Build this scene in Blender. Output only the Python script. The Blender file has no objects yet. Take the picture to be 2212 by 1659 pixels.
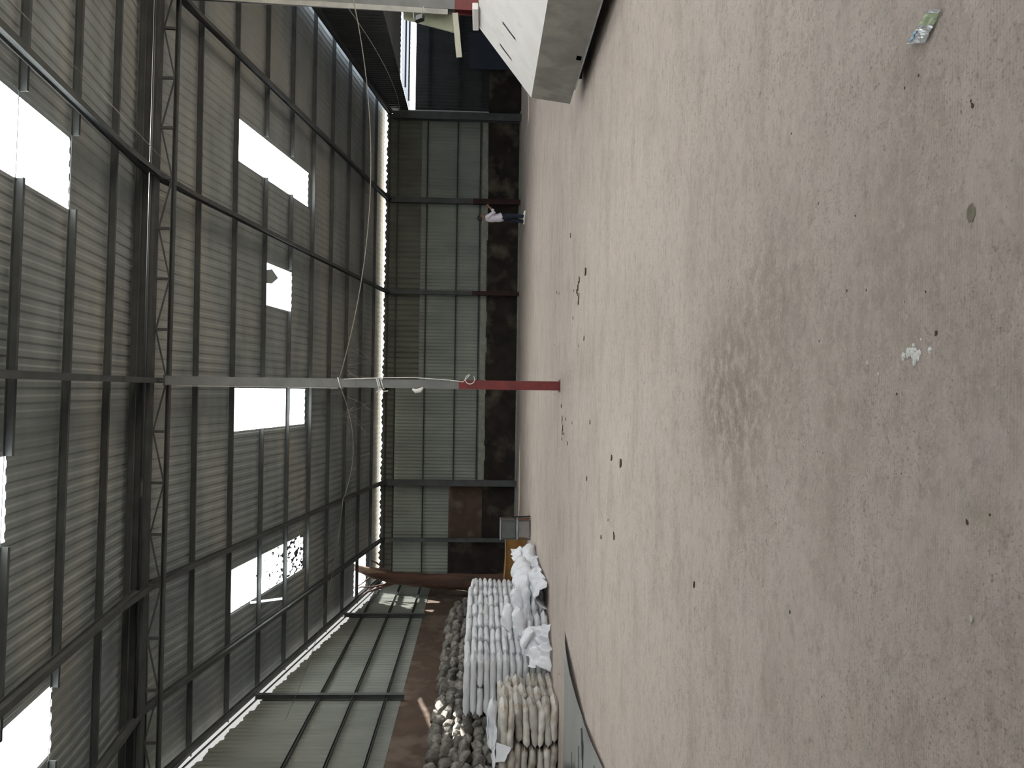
import bpy, bmesh, math, random
from mathutils import Vector, Matrix, noise
R = random.Random(7)
SC = bpy.context.scene
COL = SC.collection

# ------------------------------------------------------------------ camera
F_PX, YAW, PITCH, ROLL, EYE = 1680.0, 0.0098, 0.0392, 0.0145, 1.5
fw = Vector((math.sin(YAW)*math.cos(PITCH), math.cos(YAW)*math.cos(PITCH), -math.sin(PITCH)))
r0 = Vector((math.cos(YAW), -math.sin(YAW), 0))
u0 = r0.cross(fw)
rr = r0*math.cos(ROLL) + u0*math.sin(ROLL)
ur = -r0*math.sin(ROLL) + u0*math.cos(ROLL)
# the phone was held on its side: world up points to the left of the frame
cx, cy, cz = -ur, rr, -fw
cam = bpy.data.cameras.new('camera'); cam.sensor_width = 36; cam.lens = 36*F_PX/2212
cam.clip_end = 500
camo = bpy.data.objects.new('camera', cam); COL.objects.link(camo)
m = Matrix(((cx.x, cy.x, cz.x, 0), (cx.y, cy.y, cz.y, 0), (cx.z, cy.z, cz.z, EYE), (0, 0, 0, 1)))
camo.matrix_world = m
SC.camera = camo
def ray(px, py):
    return (cx*((px-1106)/F_PX) + cy*(-(py-829.5)/F_PX) + fw)
def G(px, py, z=0.0):                       # photo pixel -> point at height z
    d = ray(px, py); t = (z-EYE)/d.z
    return Vector((0, 0, EYE)) + d*t
def D(px, py, Y):                           # photo pixel -> point at depth Y
    d = ray(px, py); t = Y/d.y
    return Vector((0, 0, EYE)) + d*t

# ------------------------------------------------------------------ materials
def mat(name, c1, c2=None, scale=4.0, rough=0.85, metal=0.0, bump=0.0, bscale=None, stretch=(1,1,1),
        rnd=0.0, lo=0.35, hi=0.65, c3=None, scale3=1.0, lo3=.5, hi3=.62, detail=6, spec=0.3):
    mt = bpy.data.materials.new(name); mt.use_nodes = True
    nt = mt.node_tree; N = nt.nodes; L = nt.links
    b = N['Principled BSDF']; b.inputs['Roughness'].default_value = rough
    b.inputs['Metallic'].default_value = metal
    b.inputs['Specular IOR Level'].default_value = spec
    c2 = c2 or c1
    tc = N.new('ShaderNodeTexCoord'); mp = N.new('ShaderNodeMapping')
    mp.inputs['Scale'].default_value = stretch
    L.new(tc.outputs['Object'], mp.inputs['Vector'])
    def mask(s, a, bb):
        n = N.new('ShaderNodeTexNoise'); n.inputs['Scale'].default_value = s; n.inputs['Detail'].default_value = detail
        L.new(mp.outputs['Vector'], n.inputs['Vector'])
        r = N.new('ShaderNodeMapRange'); r.inputs['From Min'].default_value = a; r.inputs['From Max'].default_value = bb
        L.new(n.outputs['Fac'], r.inputs['Value']); return r.outputs['Result'], n
    def mix(f, a, bb, kind='MIX'):
        x = N.new('ShaderNodeMix'); x.data_type = 'RGBA'; x.blend_type = kind
        for sock, v in ((x.inputs[0], f), (x.inputs[6], a), (x.inputs[7], bb)):
            if isinstance(v, (int, float)): sock.default_value = v
            elif isinstance(v, tuple): sock.default_value = (v[0], v[1], v[2], 1)
            else: L.new(v, sock)
        return x.outputs[2]
    f, n1 = mask(scale, lo, hi)
    col = mix(f, c1, c2)
    if c3:
        f3, _ = mask(scale3, lo3, hi3); col = mix(f3, col, c3)
    if rnd:
        oi = N.new('ShaderNodeObjectInfo'); r = N.new('ShaderNodeMapRange')
        r.inputs['To Min'].default_value = 1-rnd; r.inputs['To Max'].default_value = 1+rnd*.3
        L.new(oi.outputs['Random'], r.inputs['Value'])
        v = N.new('ShaderNodeVectorMath'); v.operation = 'SCALE'
        L.new(col, v.inputs[0]); L.new(r.outputs['Result'], v.inputs['Scale']); col = v.outputs[0]
    L.new(col, b.inputs['Base Color'])
    if bump:
        n = N.new('ShaderNodeTexNoise'); n.inputs['Scale'].default_value = bscale or scale*4; n.inputs['Detail'].default_value = 5
        L.new(mp.outputs['Vector'], n.inputs['Vector'])
        bp = N.new('ShaderNodeBump'); bp.inputs['Strength'].default_value = bump; bp.inputs['Distance'].default_value = .02
        L.new(n.outputs['Fac'], bp.inputs['Height']); L.new(bp.outputs['Normal'], b.inputs['Normal'])
    return mt

M = {}
M['roof'] = mat('roof_sheet_metal', (.235,.262,.265), (.18,.20,.205), .9, .7, .0, stretch=(.6,1.4,1), c3=(.27,.28,.265), scale3=.35)
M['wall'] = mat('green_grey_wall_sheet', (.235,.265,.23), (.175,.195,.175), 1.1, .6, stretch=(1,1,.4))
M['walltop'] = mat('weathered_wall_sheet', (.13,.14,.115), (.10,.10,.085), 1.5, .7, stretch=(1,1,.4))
M['walllite'] = mat('blue_grey_wall_sheet', (.17,.19,.21), (.13,.145,.16), 1.5, .5, stretch=(1,1,.5))
M['steel'] = mat('grey_painted_steel', (.075,.082,.082), (.055,.06,.062), 3, .7)
M['colredd'] = mat('dark_red_paint', (.035,.013,.011), (.02,.009,.008), 5, .7)  # darker copy of the column red for the back wall posts
M['annex'] = mat('shaded_annex_sheet', (.035,.038,.038), (.026,.028,.028), 2, .7)  # the annex's dimness is put into this sheet colour
M['colgrey'] = mat('column_grey_paint', (.17,.175,.17), (.13,.135,.13), 3, .5)
M['colred'] = mat('column_red_oxide_paint', (.17,.03,.028), (.11,.025,.025), 5, .5)
M['masonry'] = mat('dark_blotched_masonry', (.030,.024,.020), (.016,.013,.012), 1.6, .95, bump=.5, bscale=9, c3=(.085,.075,.055), scale3=1.1, lo3=.54, hi3=.70)  # very dark base with paler blotches
M['brown'] = mat('brown_mud_plaster', (.085,.058,.042), (.045,.032,.024), 1.2, .95, bump=.4, bscale=8, c3=(.12,.09,.07), scale3=1.2)
M['band'] = mat('pale_band', (.26,.27,.23), (.20,.21,.18), 6, .8)
M['stone'] = mat('rough_quarry_stone', (.17,.16,.14), (.10,.095,.085), 5, .95, bump=.6, bscale=14, rnd=.45, c3=(.22,.205,.185), scale3=3)
M['sack'] = mat('white_woven_sack', (.66,.67,.69), (.60,.61,.63), 5, .6, bump=.35, bscale=7, rnd=.10)
M['sackb'] = mat('beige_dusty_sack', (.62,.60,.56), (.50,.46,.40), 4, .7, bump=.6, bscale=9, rnd=.28, c3=(.36,.29,.22), scale3=2.2, lo3=.56, hi3=.72)
M['plastic'] = mat('white_plastic_sheet', (.72,.73,.76), (.66,.67,.70), 5, .4, bump=.3, bscale=9)
M['stripe'] = mat('blue_print', (.30,.34,.47), (.42,.45,.55), 30, .6)
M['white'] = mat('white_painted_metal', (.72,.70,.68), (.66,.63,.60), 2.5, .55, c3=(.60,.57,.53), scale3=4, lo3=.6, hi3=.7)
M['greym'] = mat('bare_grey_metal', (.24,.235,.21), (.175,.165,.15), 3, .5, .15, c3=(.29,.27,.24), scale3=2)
M['dark'] = mat('black_void_paint', (.008,.008,.008), None, 4, .7)
M['cabinet'] = mat('grey_cabinet_paint', (.11,.115,.11), (.085,.09,.085), 5, .6)
M['cabinet2'] = mat('pinkish_grey_panel', (.26,.24,.24), (.21,.195,.19), 5, .6)
M['frame'] = mat('light_steel_frame', (.35,.37,.39), (.25,.27,.28), 8, .4, .3)
M['ochre'] = mat('ochre_painted_sheet', (.26,.135,.035), (.18,.09,.03), 3, .7)
M['ochrel'] = mat('pale_ochre_edge', (.45,.33,.18), (.35,.25,.12), 8, .7)
M['orange'] = mat('dull_orange_paint', (.20,.07,.03), (.14,.05,.03), 4, .7)
M['bark'] = mat('brown_tree_bark', (.115,.064,.047), (.055,.035,.028), 3, .95, bump=.9, bscale=9, stretch=(1,1,.25), c3=(.30,.23,.17), scale3=2, lo3=.58, hi3=.7)
M['gsheet'] = mat('galvanised_sheet', (.33,.34,.335), (.38,.385,.37), 1.4, .42, .35, stretch=(.6,1,1), c3=(.36,.33,.28), scale3=1.1, lo3=.6, hi3=.8)
M['board'] = mat('pale_green_board', (.36,.37,.27), (.29,.31,.22), 4, .6)
M['palebar'] = mat('cream_bar_paint', (.42,.41,.34), None, 4, .6)
M['bluesheet'] = mat('dark_blue_sheet', (.032,.042,.058), (.025,.033,.046), 2, .7)
M['bluepoly'] = mat('blue_polycarbonate', (.35,.5,.75), None, 3, .4)
M['wire'] = mat('pale_cable', (.42,.42,.40), None, 4, .6)
M['wired'] = mat('grey_cable', (.22,.21,.19), None, 4, .6)
M['rope'] = mat('white_rope', (.62,.62,.60), None, 4, .8)
M['skin'] = mat('skin', (.19,.11,.08), None, 4, .6)
M['hair'] = mat('black_hair', (.01,.01,.01), None, 4, .6)
M['shirt'] = mat('white_lilac_shirt', (.58,.55,.62), (.52,.50,.57), 8, .8)
M['jeans'] = mat('navy_jeans', (.022,.028,.045), (.014,.018,.03), 9, .9)
M['shoe'] = mat('white_trainer', (.72,.72,.68), None, 4, .6)
M['phone'] = mat('black_phone', (.01,.01,.012), None, 4, .3)
M['leaf'] = mat('dry_dark_leaf', (.05,.032,.02), (.09,.06,.035), 30, .9)
M['leafl'] = mat('pale_chip', (.55,.54,.50), (.42,.4,.36), 30, .8)
M['splash'] = mat('white_lime', (.68,.68,.65), (.6,.6,.57), 40, .9)
M['foil'] = mat('silver_wrapper', (.60,.60,.60), (.40,.42,.42), 25, .25, .5)
M['wgreen'] = mat('wrapper_green_print', (.28,.36,.20), (.4,.45,.3), 30, .3)
M['wblue'] = mat('wrapper_blue_print', (.09,.25,.42), (.3,.45,.6), 20, .3)
M['ground'] = mat('outdoor_dirt', (.46,.42,.35), (.38,.34,.28), .5, .95)
M['trimw'] = mat('pale_fascia', (.60,.61,.62), (.5,.5,.52), 2, .6)

def floor_mat():
    mt = bpy.data.materials.new('worn_concrete'); mt.use_nodes = True
    nt = mt.node_tree; N = nt.nodes; L = nt.links
    b = N['Principled BSDF']; b.inputs['Specular IOR Level'].default_value = .35
    tc = N.new('ShaderNodeTexCoord')
    def noi(s, det=6, st=(1,1,1), rg=.55, dist=0):
        mp = N.new('ShaderNodeMapping'); mp.inputs['Scale'].default_value = st
        L.new(tc.outputs['Object'], mp.inputs['Vector'])
        n = N.new('ShaderNodeTexNoise'); n.inputs['Scale'].default_value = s; n.inputs['Detail'].default_value = det
        n.inputs['Roughness'].default_value = rg; n.inputs['Distortion'].default_value = dist
        L.new(mp.outputs['Vector'], n.inputs['Vector']); return n.outputs['Fac']
    def rng(v, a, bb, c=0., d=1.):
        r = N.new('ShaderNodeMapRange'); r.interpolation_type = 'SMOOTHSTEP'
        for k, x in (('From Min', a), ('From Max', bb), ('To Min', c), ('To Max', d)): r.inputs[k].default_value = x
        L.new(v, r.inputs['Value']); return r.outputs['Result']
    def mix(f, a, bb, kind='MIX'):
        x = N.new('ShaderNodeMix'); x.data_type = 'RGBA'; x.blend_type = kind
        for sock, v in ((x.inputs[0], f), (x.inputs[6], a), (x.inputs[7], bb)):
            if isinstance(v, (int, float)): sock.default_value = v
            elif isinstance(v, tuple): sock.default_value = (v[0], v[1], v[2], 1)
            else: L.new(v, sock)
        return x.outputs[2]
    def mul(a, bb):
        x = N.new('ShaderNodeMath'); x.operation = 'MULTIPLY'
        for s, v in ((x.inputs[0], a), (x.inputs[1], bb)):
            if isinstance(v, (int, float)): s.default_value = v
            else: L.new(v, s)
        return x.outputs[0]
    def blob(p, rx, ry, soft=.6):            # elliptical worn patch at a place on the floor
        mp = N.new('ShaderNodeMapping'); mp.vector_type = 'POINT'
        mp.inputs['Location'].default_value = (-p[0]/rx, -p[1]/ry, 0)
        mp.inputs['Scale'].default_value = (1/rx, 1/ry, 0)
        L.new(tc.outputs['Object'], mp.inputs['Vector'])
        ln = N.new('ShaderNodeVectorMath'); ln.operation = 'LENGTH'; L.new(mp.outputs['Vector'], ln.inputs[0])
        return rng(ln.outputs['Value'], 1.0, 1.0-soft)
    col = mix(rng(noi(.35), .35, .65), (.53,.455,.40), (.475,.405,.355))
    col = mix(mul(rng(noi(1.6, 8, (.6,1.3,1)), .45, .68), .55), col, (.345,.29,.245))
    col = mix(mul(rng(noi(5, 8, (.7,1.4,1)), .52, .72), .5), col, (.55,.49,.44))
    # long trowel streaks across the hall
    col = mix(mul(rng(noi(3, 6, (.12,2.2,1)), .5, .72), .35), col, (.54,.48,.43))
    # worn, damp patch in the foreground
    for px, py, rx, ry, s in ((1570,860,.75,.85,1.0),(1700,660,1.2,.6,.35),(1800,820,.6,.3,.35),(1640,740,.8,.6,.45),(1620,1000,.7,.5,.4),(1900,560,.6,.35,.4),(2150,1500,.5,.3,.35),(1530,500,1.4,.9,.25),(2000,700,.9,.4,.3),(2190,650,.5,.25,.3)):
        p = G(px, py)
        m_ = mul(blob(p, rx, ry, .8), s)
        m_ = mul(m_, rng(noi(8, 10, (1,1.2,1), .82), .40, .58))
        col = mix(m_, col, (.235,.19,.155))
    # pale speckles and dark grit
    col = mix(mul(rng(noi(38, 5, (1,1.3,1), .75), .63, .71), .5), col, (.60,.54,.49))
    col = mix(mul(rng(noi(7, 9, (1,1.5,1), .72, .3), .48, .62), .45), col, (.33,.275,.235))
    col = mix(mul(rng(noi(16, 8, (1,1.2,1), .75, .2), .54, .66), .42), col, (.52,.455,.41))
    gate = rng(noi(1.3, 4), .40, .56)
    col = mix(mul(mul(rng(noi(24, 4, (1,1,1), .7), .60, .68), .8), gate), col, (.20,.16,.13))
    col = mix(mul(rng(noi(11, 6, (1,1.2,1), .7, .4), .54, .70), .55), col, (.27,.22,.185))
    col = mix(mul(mul(rng(noi(70, 3), .56, .66), .6), gate), col, (.22,.18,.15))
    # brushed ridges near the doorway
    w = N.new('ShaderNodeTexWave'); w.bands_direction = 'Y'; w.inputs['Scale'].default_value = 22; w.inputs['Distortion'].default_value = 1.2
    w.inputs['Detail'].default_value = 2; L.new(tc.outputs['Object'], w.inputs['Vector'])
    near = blob((0,1.2,0), 6, 2.6, .5)
    wm = mul(mul(w.outputs['Fac'], near), rng(noi(2.2), .42, .6))
    col = mix(mul(wm, .22), col, (.24,.20,.17))
    col = mix(mul(near, .10), col, (.30,.255,.225))
    # fine mottling: pale scuffs, pinkish and greenish films, pits
    col = mix(mul(rng(noi(17, 10, (1,1.15,1), .85), .52, .62), .42), col, (.60,.53,.47))
    col = mix(mul(rng(noi(23, 10, (1,1.2,1), .85, .3), .53, .63), .50), col, (.26,.215,.18))
    col = mix(mul(rng(noi(3.1, 8, (1,1,1), .7, .2), .52, .66), .22), col, (.46,.36,.36))
    col = mix(mul(rng(noi(4.3, 8, (1,1,1), .7, .5), .55, .68), .20), col, (.36,.37,.27))
    col = mix(mul(rng(noi(48, 4, (1,1,1), .7), .66, .71), .7), col, (.10,.08,.065))
    L.new(col, b.inputs['Base Color'])
    L.new(rng(noi(1.2), .3, .7, .62, .85), b.inputs['Roughness'])
    bp = N.new('ShaderNodeBump'); bp.inputs['Strength'].default_value = .6; bp.inputs['Distance'].default_value = .02
    L.new(noi(20, 10, (1,1.2,1), .7), bp.inputs['Height']); L.new(bp.outputs['Normal'], b.inputs['Normal'])
    return mt
M['floor'] = floor_mat()

def skylight_mat(name, mott):
    mt = bpy.data.materials.new(name); mt.use_nodes = True
    nt = mt.node_tree; N = nt.nodes; L = nt.links
    for n in list(N): N.remove(n)
    out = N.new('ShaderNodeOutputMaterial'); tr = N.new('ShaderNodeBsdfTranslucent'); tp = N.new('ShaderNodeBsdfTransparent')
    tr.inputs['Color'].default_value = (.92,.96,.97,1); tp.inputs['Color'].default_value = (.9,.95,.97,1)
    mx = N.new('ShaderNodeMixShader'); mx.inputs[0].default_value = .0
    L.new(tr.outputs[0], mx.inputs[1]); L.new(tp.outputs[0], mx.inputs[2])
    if mott:
        tc = N.new('ShaderNodeTexCoord'); n = N.new('ShaderNodeTexNoise'); n.inputs['Scale'].default_value = 6; n.inputs['Detail'].default_value = 5
        mp = N.new('ShaderNodeMapping'); mp.inputs['Scale'].default_value = (1.6,.8,1)
        L.new(tc.outputs['Object'], mp.inputs['Vector']); L.new(mp.outputs['Vector'], n.inputs['Vector'])
        sp = N.new('ShaderNodeSeparateXYZ'); L.new(tc.outputs['Object'], sp.inputs[0])
        r = N.new('ShaderNodeMapRange'); r.inputs['From Min'].default_value = 20.0; r.inputs['From Max'].default_value = 23.4
        r.inputs['To Min'].default_value = -.2; r.inputs['To Max'].default_value = .0
        L.new(sp.outputs['Y'], r.inputs['Value'])
        ad = N.new('ShaderNodeMath'); ad.operation = 'ADD'; L.new(n.outputs['Fac'], ad.inputs[0]); L.new(r.outputs['Result'], ad.inputs[1])
        g = N.new('ShaderNodeMath'); g.operation = 'GREATER_THAN'; g.inputs[1].default_value = .50; L.new(ad.outputs[0], g.inputs[0])
        df = N.new('ShaderNodeBsdfDiffuse'); df.inputs['Color'].default_value = (.05,.05,.06,1)
        m2 = N.new('ShaderNodeMixShader'); L.new(g.outputs[0], m2.inputs[0]); L.new(mx.outputs[0], m2.inputs[1]); L.new(df.outputs[0], m2.inputs[2])
        L.new(m2.outputs[0], out.inputs[0])
    else: L.new(mx.outputs[0], out.inputs[0])
    return mt
M['sky'] = skylight_mat('translucent_skylight', False)
M['skym'] = skylight_mat('leaf_littered_skylight', True)

# ------------------------------------------------------------------ helpers
class MB:
    def __init__(s): s.v = []; s.f = []; s.smooth = False
    def quad(s, *p):
        i = len(s.v); s.v += [tuple(q) for q in p]; s.f.append(tuple(range(i, i+len(p))))
    def box(s, c, d, rot=None, taper=1.0):
        i = len(s.v)
        for k in range(8):
            x = (1 if k & 1 else -1)*d[0]/2; y = (1 if k & 2 else -1)*d[1]/2; z = (1 if k & 4 else -1)*d[2]/2
            p = Vector((x, y, z))
            if rot is not None: p = rot @ p
            s.v.append(tuple(p+Vector(c)))
        for q in ((0,2,3,1),(4,5,7,6),(0,1,5,4),(2,6,7,3),(0,4,6,2),(1,3,7,5)): s.f.append(tuple(i+k for k in q))
        return s
    def bar(s, a, b, w, h, up=(0,0,1)):
        a = Vector(a); b = Vector(b); d = b-a; l = d.length; y = d.normalized()
        x = y.cross(Vector(up)).normalized(); z = x.cross(y)
        rot = Matrix((x, y, z)).transposed()
        return s.box((a+b)/2, (w, l, h), rot)
    def ibeam(s, a, b, w, h, t=.012, up=(0,0,1)):
        a = Vector(a); b = Vector(b); y = (b-a).normalized(); x = y.cross(Vector(up)).normalized(); z = x.cross(y)
        s.bar(a+z*(h/2-t/2), b+z*(h/2-t/2), w, t, up); s.bar(a-z*(h/2-t/2), b-z*(h/2-t/2), w, t, up)
        s.bar(a, b, t, h-2*t, up); return s
    def channel(s, a, b, w, h, t=.008, up=(0,0,1)):
        a = Vector(a); b = Vector(b); y = (b-a).normalized(); x = y.cross(Vector(up)).normalized(); z = x.cross(y)
        s.bar(a+z*(h/2-t/2), b+z*(h/2-t/2), w, t, up); s.bar(a-z*(h/2-t/2), b-z*(h/2-t/2), w, t, up)
        s.bar(a-x*(w/2-t/2), b-x*(w/2-t/2), t, h-2*t, up); return s
    def tube(s, pts, r, n=8, cap=True):
        pts = [Vector(p) for p in pts]; rs = r if isinstance(r, (list, tuple)) else [r]*len(pts)
        base = len(s.v); prev = None
        for k, p in enumerate(pts):
            d = (pts[min(k+1, len(pts)-1)]-pts[max(k-1, 0)]).normalized()
            if prev is None:
                a = Vector((0,0,1)) if abs(d.z) < .9 else Vector((1,0,0)); x = d.cross(a).normalized()
            else:
                x = (prev - d*prev.dot(d)).normalized()
            prev = x; y = d.cross(x)
            for j in range(n):
                t = 2*math.pi*j/n; s.v.append(tuple(p+(x*math.cos(t)+y*math.sin(t))*rs[k]))
        for k in range(len(pts)-1):
            for j in range(n):
                a = base+k*n+j; b = base+k*n+(j+1) % n
                s.f.append((a, b, b+n, a+n))
        if cap:
            s.f.append(tuple(base+j for j in reversed(range(n)))); s.f.append(tuple(base+(len(pts)-1)*n+j for j in range(n)))
        return s
    def cyl(s, a, b, r, n=16): return s.tube([a, b], r, n)
    def mesh(s, name, mt):
        me = bpy.data.meshes.new(name); me.from_pydata(s.v, [], s.f)
        me.materials.append(mt); me.update()
        bm = bmesh.new(); bm.from_mesh(me); bmesh.ops.recalc_face_normals(bm, faces=bm.faces); bm.to_mesh(me); bm.free()
        if s.smooth:
            for p in me.polygons: p.use_smooth = True
        return me
    def build(s, name, mt, parent=None, bevel=0):
        o = bpy.data.objects.new(name, s.mesh(name, mt)); COL.objects.link(o)
        if parent:
            o.parent = parent
            if parent.type == 'EMPTY': o.matrix_parent_inverse = Matrix.Translation(parent.location).inverted() if parent.rotation_euler.z == 0 else (Matrix.Translation(parent.location) @ Matrix.Rotation(parent.rotation_euler.z, 4, 'Z')).inverted()
        if bevel:
            md = o.modifiers.new('bevel', 'BEVEL'); md.width = bevel; md.segments = 2
        return o
def tag(o, label=None, cat=None, group=None, kind=None):
    if label: o['label'] = label
    if cat: o['category'] = cat
    if group: o['group'] = group
    if kind: o['kind'] = kind
    return o
def empty(name, loc, label, cat, group=None):
    o = bpy.data.objects.new(name, None); COL.objects.link(o); o.location = loc; o.empty_display_size = .1
    return tag(o, label, cat, group)
def struct(o): o['kind'] = 'structure'; return o

# ------------------------------------------------------------------ building geometry
YR, HR, SL = 15.0, 8.02, .1369
Y0, Y1 = -2.8, 32.5
XL, XR = -7.9, 11.7
def hp(y): return HR - SL*abs(y-YR)
PITCHC = .20
def corr(x):                                # trapezoid corrugation profile
    t = (x/PITCHC) % 1.0
    return .013*(0 if t < .2 else (t-.2)/.15 if t < .35 else 1 if t < .7 else (.85-t)/.15 if t < .85 else 0)
def xsamples(a, b):
    xs = [a, b]; k = math.floor(a/PITCHC)-1
    while k*PITCHC < b:
        for t in (0.2, .35, .7, .85):
            x = (k+t)*PITCHC
            if a+1e-4 < x < b-1e-4: xs.append(x)
        k += 1
    return sorted(xs)
SHEET = .10
def roof_piece(mb, x0, x1, y0, y1, dz=0):
    xs = xsamples(x0, x1)
    for a, b in zip(xs, xs[1:]):
        mb.quad((a, y0, hp(y0)+SHEET+corr(a+.0001)+dz), (b, y0, hp(y0)+SHEET+corr(b-.0001)+dz), (b, y1, hp(y1)+SHEET+corr(b-.0001)+dz), (a, y1, hp(y1)+SHEET+corr(a+.0001)+dz))
def cells(mb, x0, x1, y0, y1, holes, ybr=(), dz=0):
    xb = sorted({x0, x1} | {v for h in holes for v in (h[0], h[1]) if x0 < v < x1})
    yb = sorted({y0, y1} | {v for h in holes for v in (h[2], h[3]) if y0 < v < y1} | {v for v in ybr if y0 < v < y1})
    for ya, yc in zip(yb, yb[1:]):
        run = None
        for xa, xc in zip(xb, xb[1:]):
            mx, my = (xa+xc)/2, (ya+yc)/2
            hole = any(h[0] < mx < h[1] and h[2] < my < h[3] for h in holes)
            if not hole:
                run = [xa, xc] if run is None else [run[0], xc]
            if hole or xc == xb[-1]:
                if run: roof_piece(mb, run[0], run[1], ya, yc, dz)
                run = None

SKY = [  # x0,x1,y0,y1
    (2.62, 3.69, 6.2, 11.82), (5.57, 6.60, 19.08, 23.98), (2.23, 3.36, 20.95, 22.80), (-1.07, -.01, 19.08, 24.0),
    (-5.50, -4.46, 19.18, 24.04), (-5.32, -4.34, 6.2, 11.55), (-1.97, -.90, 5.8, 10.0), (6.6, 7.65, 4.2, 9.4)]  # last skylight lies out of view, added to light the hall
HOLE_TREE = (-7.75, -6.48, 29.36, 30.86)
slits = []
NS = 36
for k in range(NS):                         # slit added to throw a sun streak on the left wall
    t0, t1 = k/NS, (k+1)/NS
    xa = -6.02+.45*t0; slits.append((xa, xa+.055, 22.5-2.1*t1, 22.5-2.1*t0))
s5 = [(-4.95+.30*k/NS, -4.95+.30*k/NS+.24, 20.6-1.4*(k+1)/NS, 20.6-1.4*k/NS) for k in range(NS)]  # skylight gap shaped to throw the streak onto the stones
mb = MB()
cells(mb, XL-.16, XR+.16, Y0-.3, Y1+.22, SKY+[HOLE_TREE]+slits, ybr=(YR,))
struct(mb.build('ceiling', M['roof']))
mb = MB(); 
for sx in xsamples(XL-.16, XR+.16)[:1]: mb.bar((XL-.16, YR, HR+.16), (XR+.16, YR, HR+.16), .5, .02)
struct(mb.build('trim_1', M['roof']))
for i, h in enumerate(SKY):
    mb = MB()
    if i == 4: cells(mb, *h, s5)
    else: cells(mb, *h, [])
    o = struct(mb.build('window_%d' % (i+1), M['skym'] if i == 4 else M['sky']))
# torn flap hanging at the small skylight
mb = MB(); mb.smooth = True
pts = [(2.80,20.94,0),(3.15,20.94,.0),(3.2,21.1,-.1),(3.0,21.38,-.16),(2.82,21.2,-.06)]
mb.quad(*[(p[0], p[1], hp(p[1])+.08+p[2]) for p in pts])
tag(mb.build('torn_sheet_flap', M['roof']), 'torn dark flap of roof sheet curling at the edge of the smallest skylight', 'roof flap')

# purlins -----------------------------------------------------------
ordw = ['first','second','third','fourth','fifth','sixth','seventh','eighth','ninth','tenth','eleventh','twelfth']
pb = [15.42]+[17.18+1.74*n for n in range(8)]+[31.05]
pn = [14.72]+[13.32-1.73*n for n in range(5)]
def purlin(y, label, sk=0.0):          # sk: the near purlins run slightly out of square
    Yp = lambda x: y+sk*x; P_ = lambda x, dz: (x, Yp(x), hp(Yp(x))+dz)
    gaps = sorted((h[0]-.02, h[1]+.02) for i, h in enumerate(SKY) if h[2] < Yp(h[0]) < h[3] and i != 4 and not (i == 3 and y > 21))
    mb = MB(); x = XL-.1
    for g in gaps+[(XR+.12, None)]:
        if g[0] > x: mb.channel(P_(x, 0), P_(g[0], 0), .05, .115)
        if g[1] is not None:
            mb.bar(P_(g[0]-.03, .05), P_(g[1]+.03, .05), .008, .008); x = g[1]  # thinned to a rod so skylight glare seems to swallow the purlin
    tag(mb.build('roof_purlin', M['steel']), label, 'purlin', 'steel roof purlins')
for k, y in enumerate(pb):
    purlin(y, 'dark steel purlin under the far roof slope, %s from the ridge truss' % ordw[k])
for k, y in enumerate(pn):
    purlin(y, 'dark steel purlin under the near roof slope, %s from the ridge truss' % ordw[k], .03 if k == 0 else .045)
# rafters -----------------------------------------------------------
FR = [(-7.72,'against the left gable wall'),(-6.15,'at the thin post beside the tree'),(-3.80,'left of the centre column'),(.12,'over the centre column'),
      (4.05,'first bay right of the centre column'),(7.90,'second bay right of the centre column'),(11.5,'at the right edge of the roof')]
for x, t in FR:
    for side, ya in (('far', Y1-.1), ('near', Y0+.1)):
        mb = MB(); q = .15
        mb.ibeam((x, YR, HR-.10-q/2), (x, ya, hp(ya)-.10-q/2), .10, q)
        # haunches
        if x not in (-6.15,):
            s = 1 if side == 'far' else -1
            for (y0_, y1_, yc) in ((YR, YR+s*1.6, 0), (ya, ya-s*1.8, 1)):
                a = (x, y0_, hp(y0_)-.36); b = (x, y1_, hp(y1_)-.25); mb.bar(a, b, .10, .012)
                mb.quad((x, y0_, hp(y0_)-.24), (x, y1_, hp(y1_)-.24), (x, y1_, hp(y1_)-.255), (x, y0_, hp(y0_)-.36))
        tag(mb.build('roof_rafter', M['steel']), 'dark steel rafter on the %s roof slope %s' % (side, t), 'rafter', 'steel roof rafters')
# sag rods/bracing cable beside rafters
# ridge truss -------------------------------------------------------
TR = empty('ridge_truss', (XL+.1, YR, 7.45), 'dark steel lattice truss running along the ridge above the centre column', 'truss')
ZT, ZB = 7.86, 7.48
SKT = .022; YT = lambda x: 15.02+SKT*x
mb = MB(); mb.bar((XL+.15, YT(XL), ZT+.04), (XR-.15, YT(XR), ZT+.04), .20, .30); mb.build('top_chord', M['steel'], TR)
mb = MB(); mb.channel((XL+.15, YT(XL)+.1, ZB), (XR-.15, YT(XR)+.1, ZB), .09, .07); mb.build('bottom_chord', M['steel'], TR)
step = .975
n = int((XR-XL)/step)
xs = [.12+step*k for k in range(-8, 12)]
for k, x in enumerate(xs):
    mb = MB(); mb.box((x, YT(x)+.08, (ZT+ZB)/2-.03), (.05, .05, ZT-ZB-.1)); mb.build('vertical_strut', M['steel'], TR)
    if k < len(xs)-1:
        a, b = (x, x+step)
        mb = MB()
        if k % 2: mb.bar((a, YT(a)+.08, ZT-.12), (b, YT(b)+.08, ZB+.03), .025, .025)
        else: mb.bar((a, YT(a)+.08, ZB+.03), (b, YT(b)+.08, ZT-.12), .025, .025)
        mb.build('diagonal_brace', M['steel'], TR)
mb = MB(); mb.smooth = True; mb.tube([(XL+.3, YT(XL)-.16, ZT-.04), (XR-.3, YT(XR)-.16, ZT-.04)], .028, 10)
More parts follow.
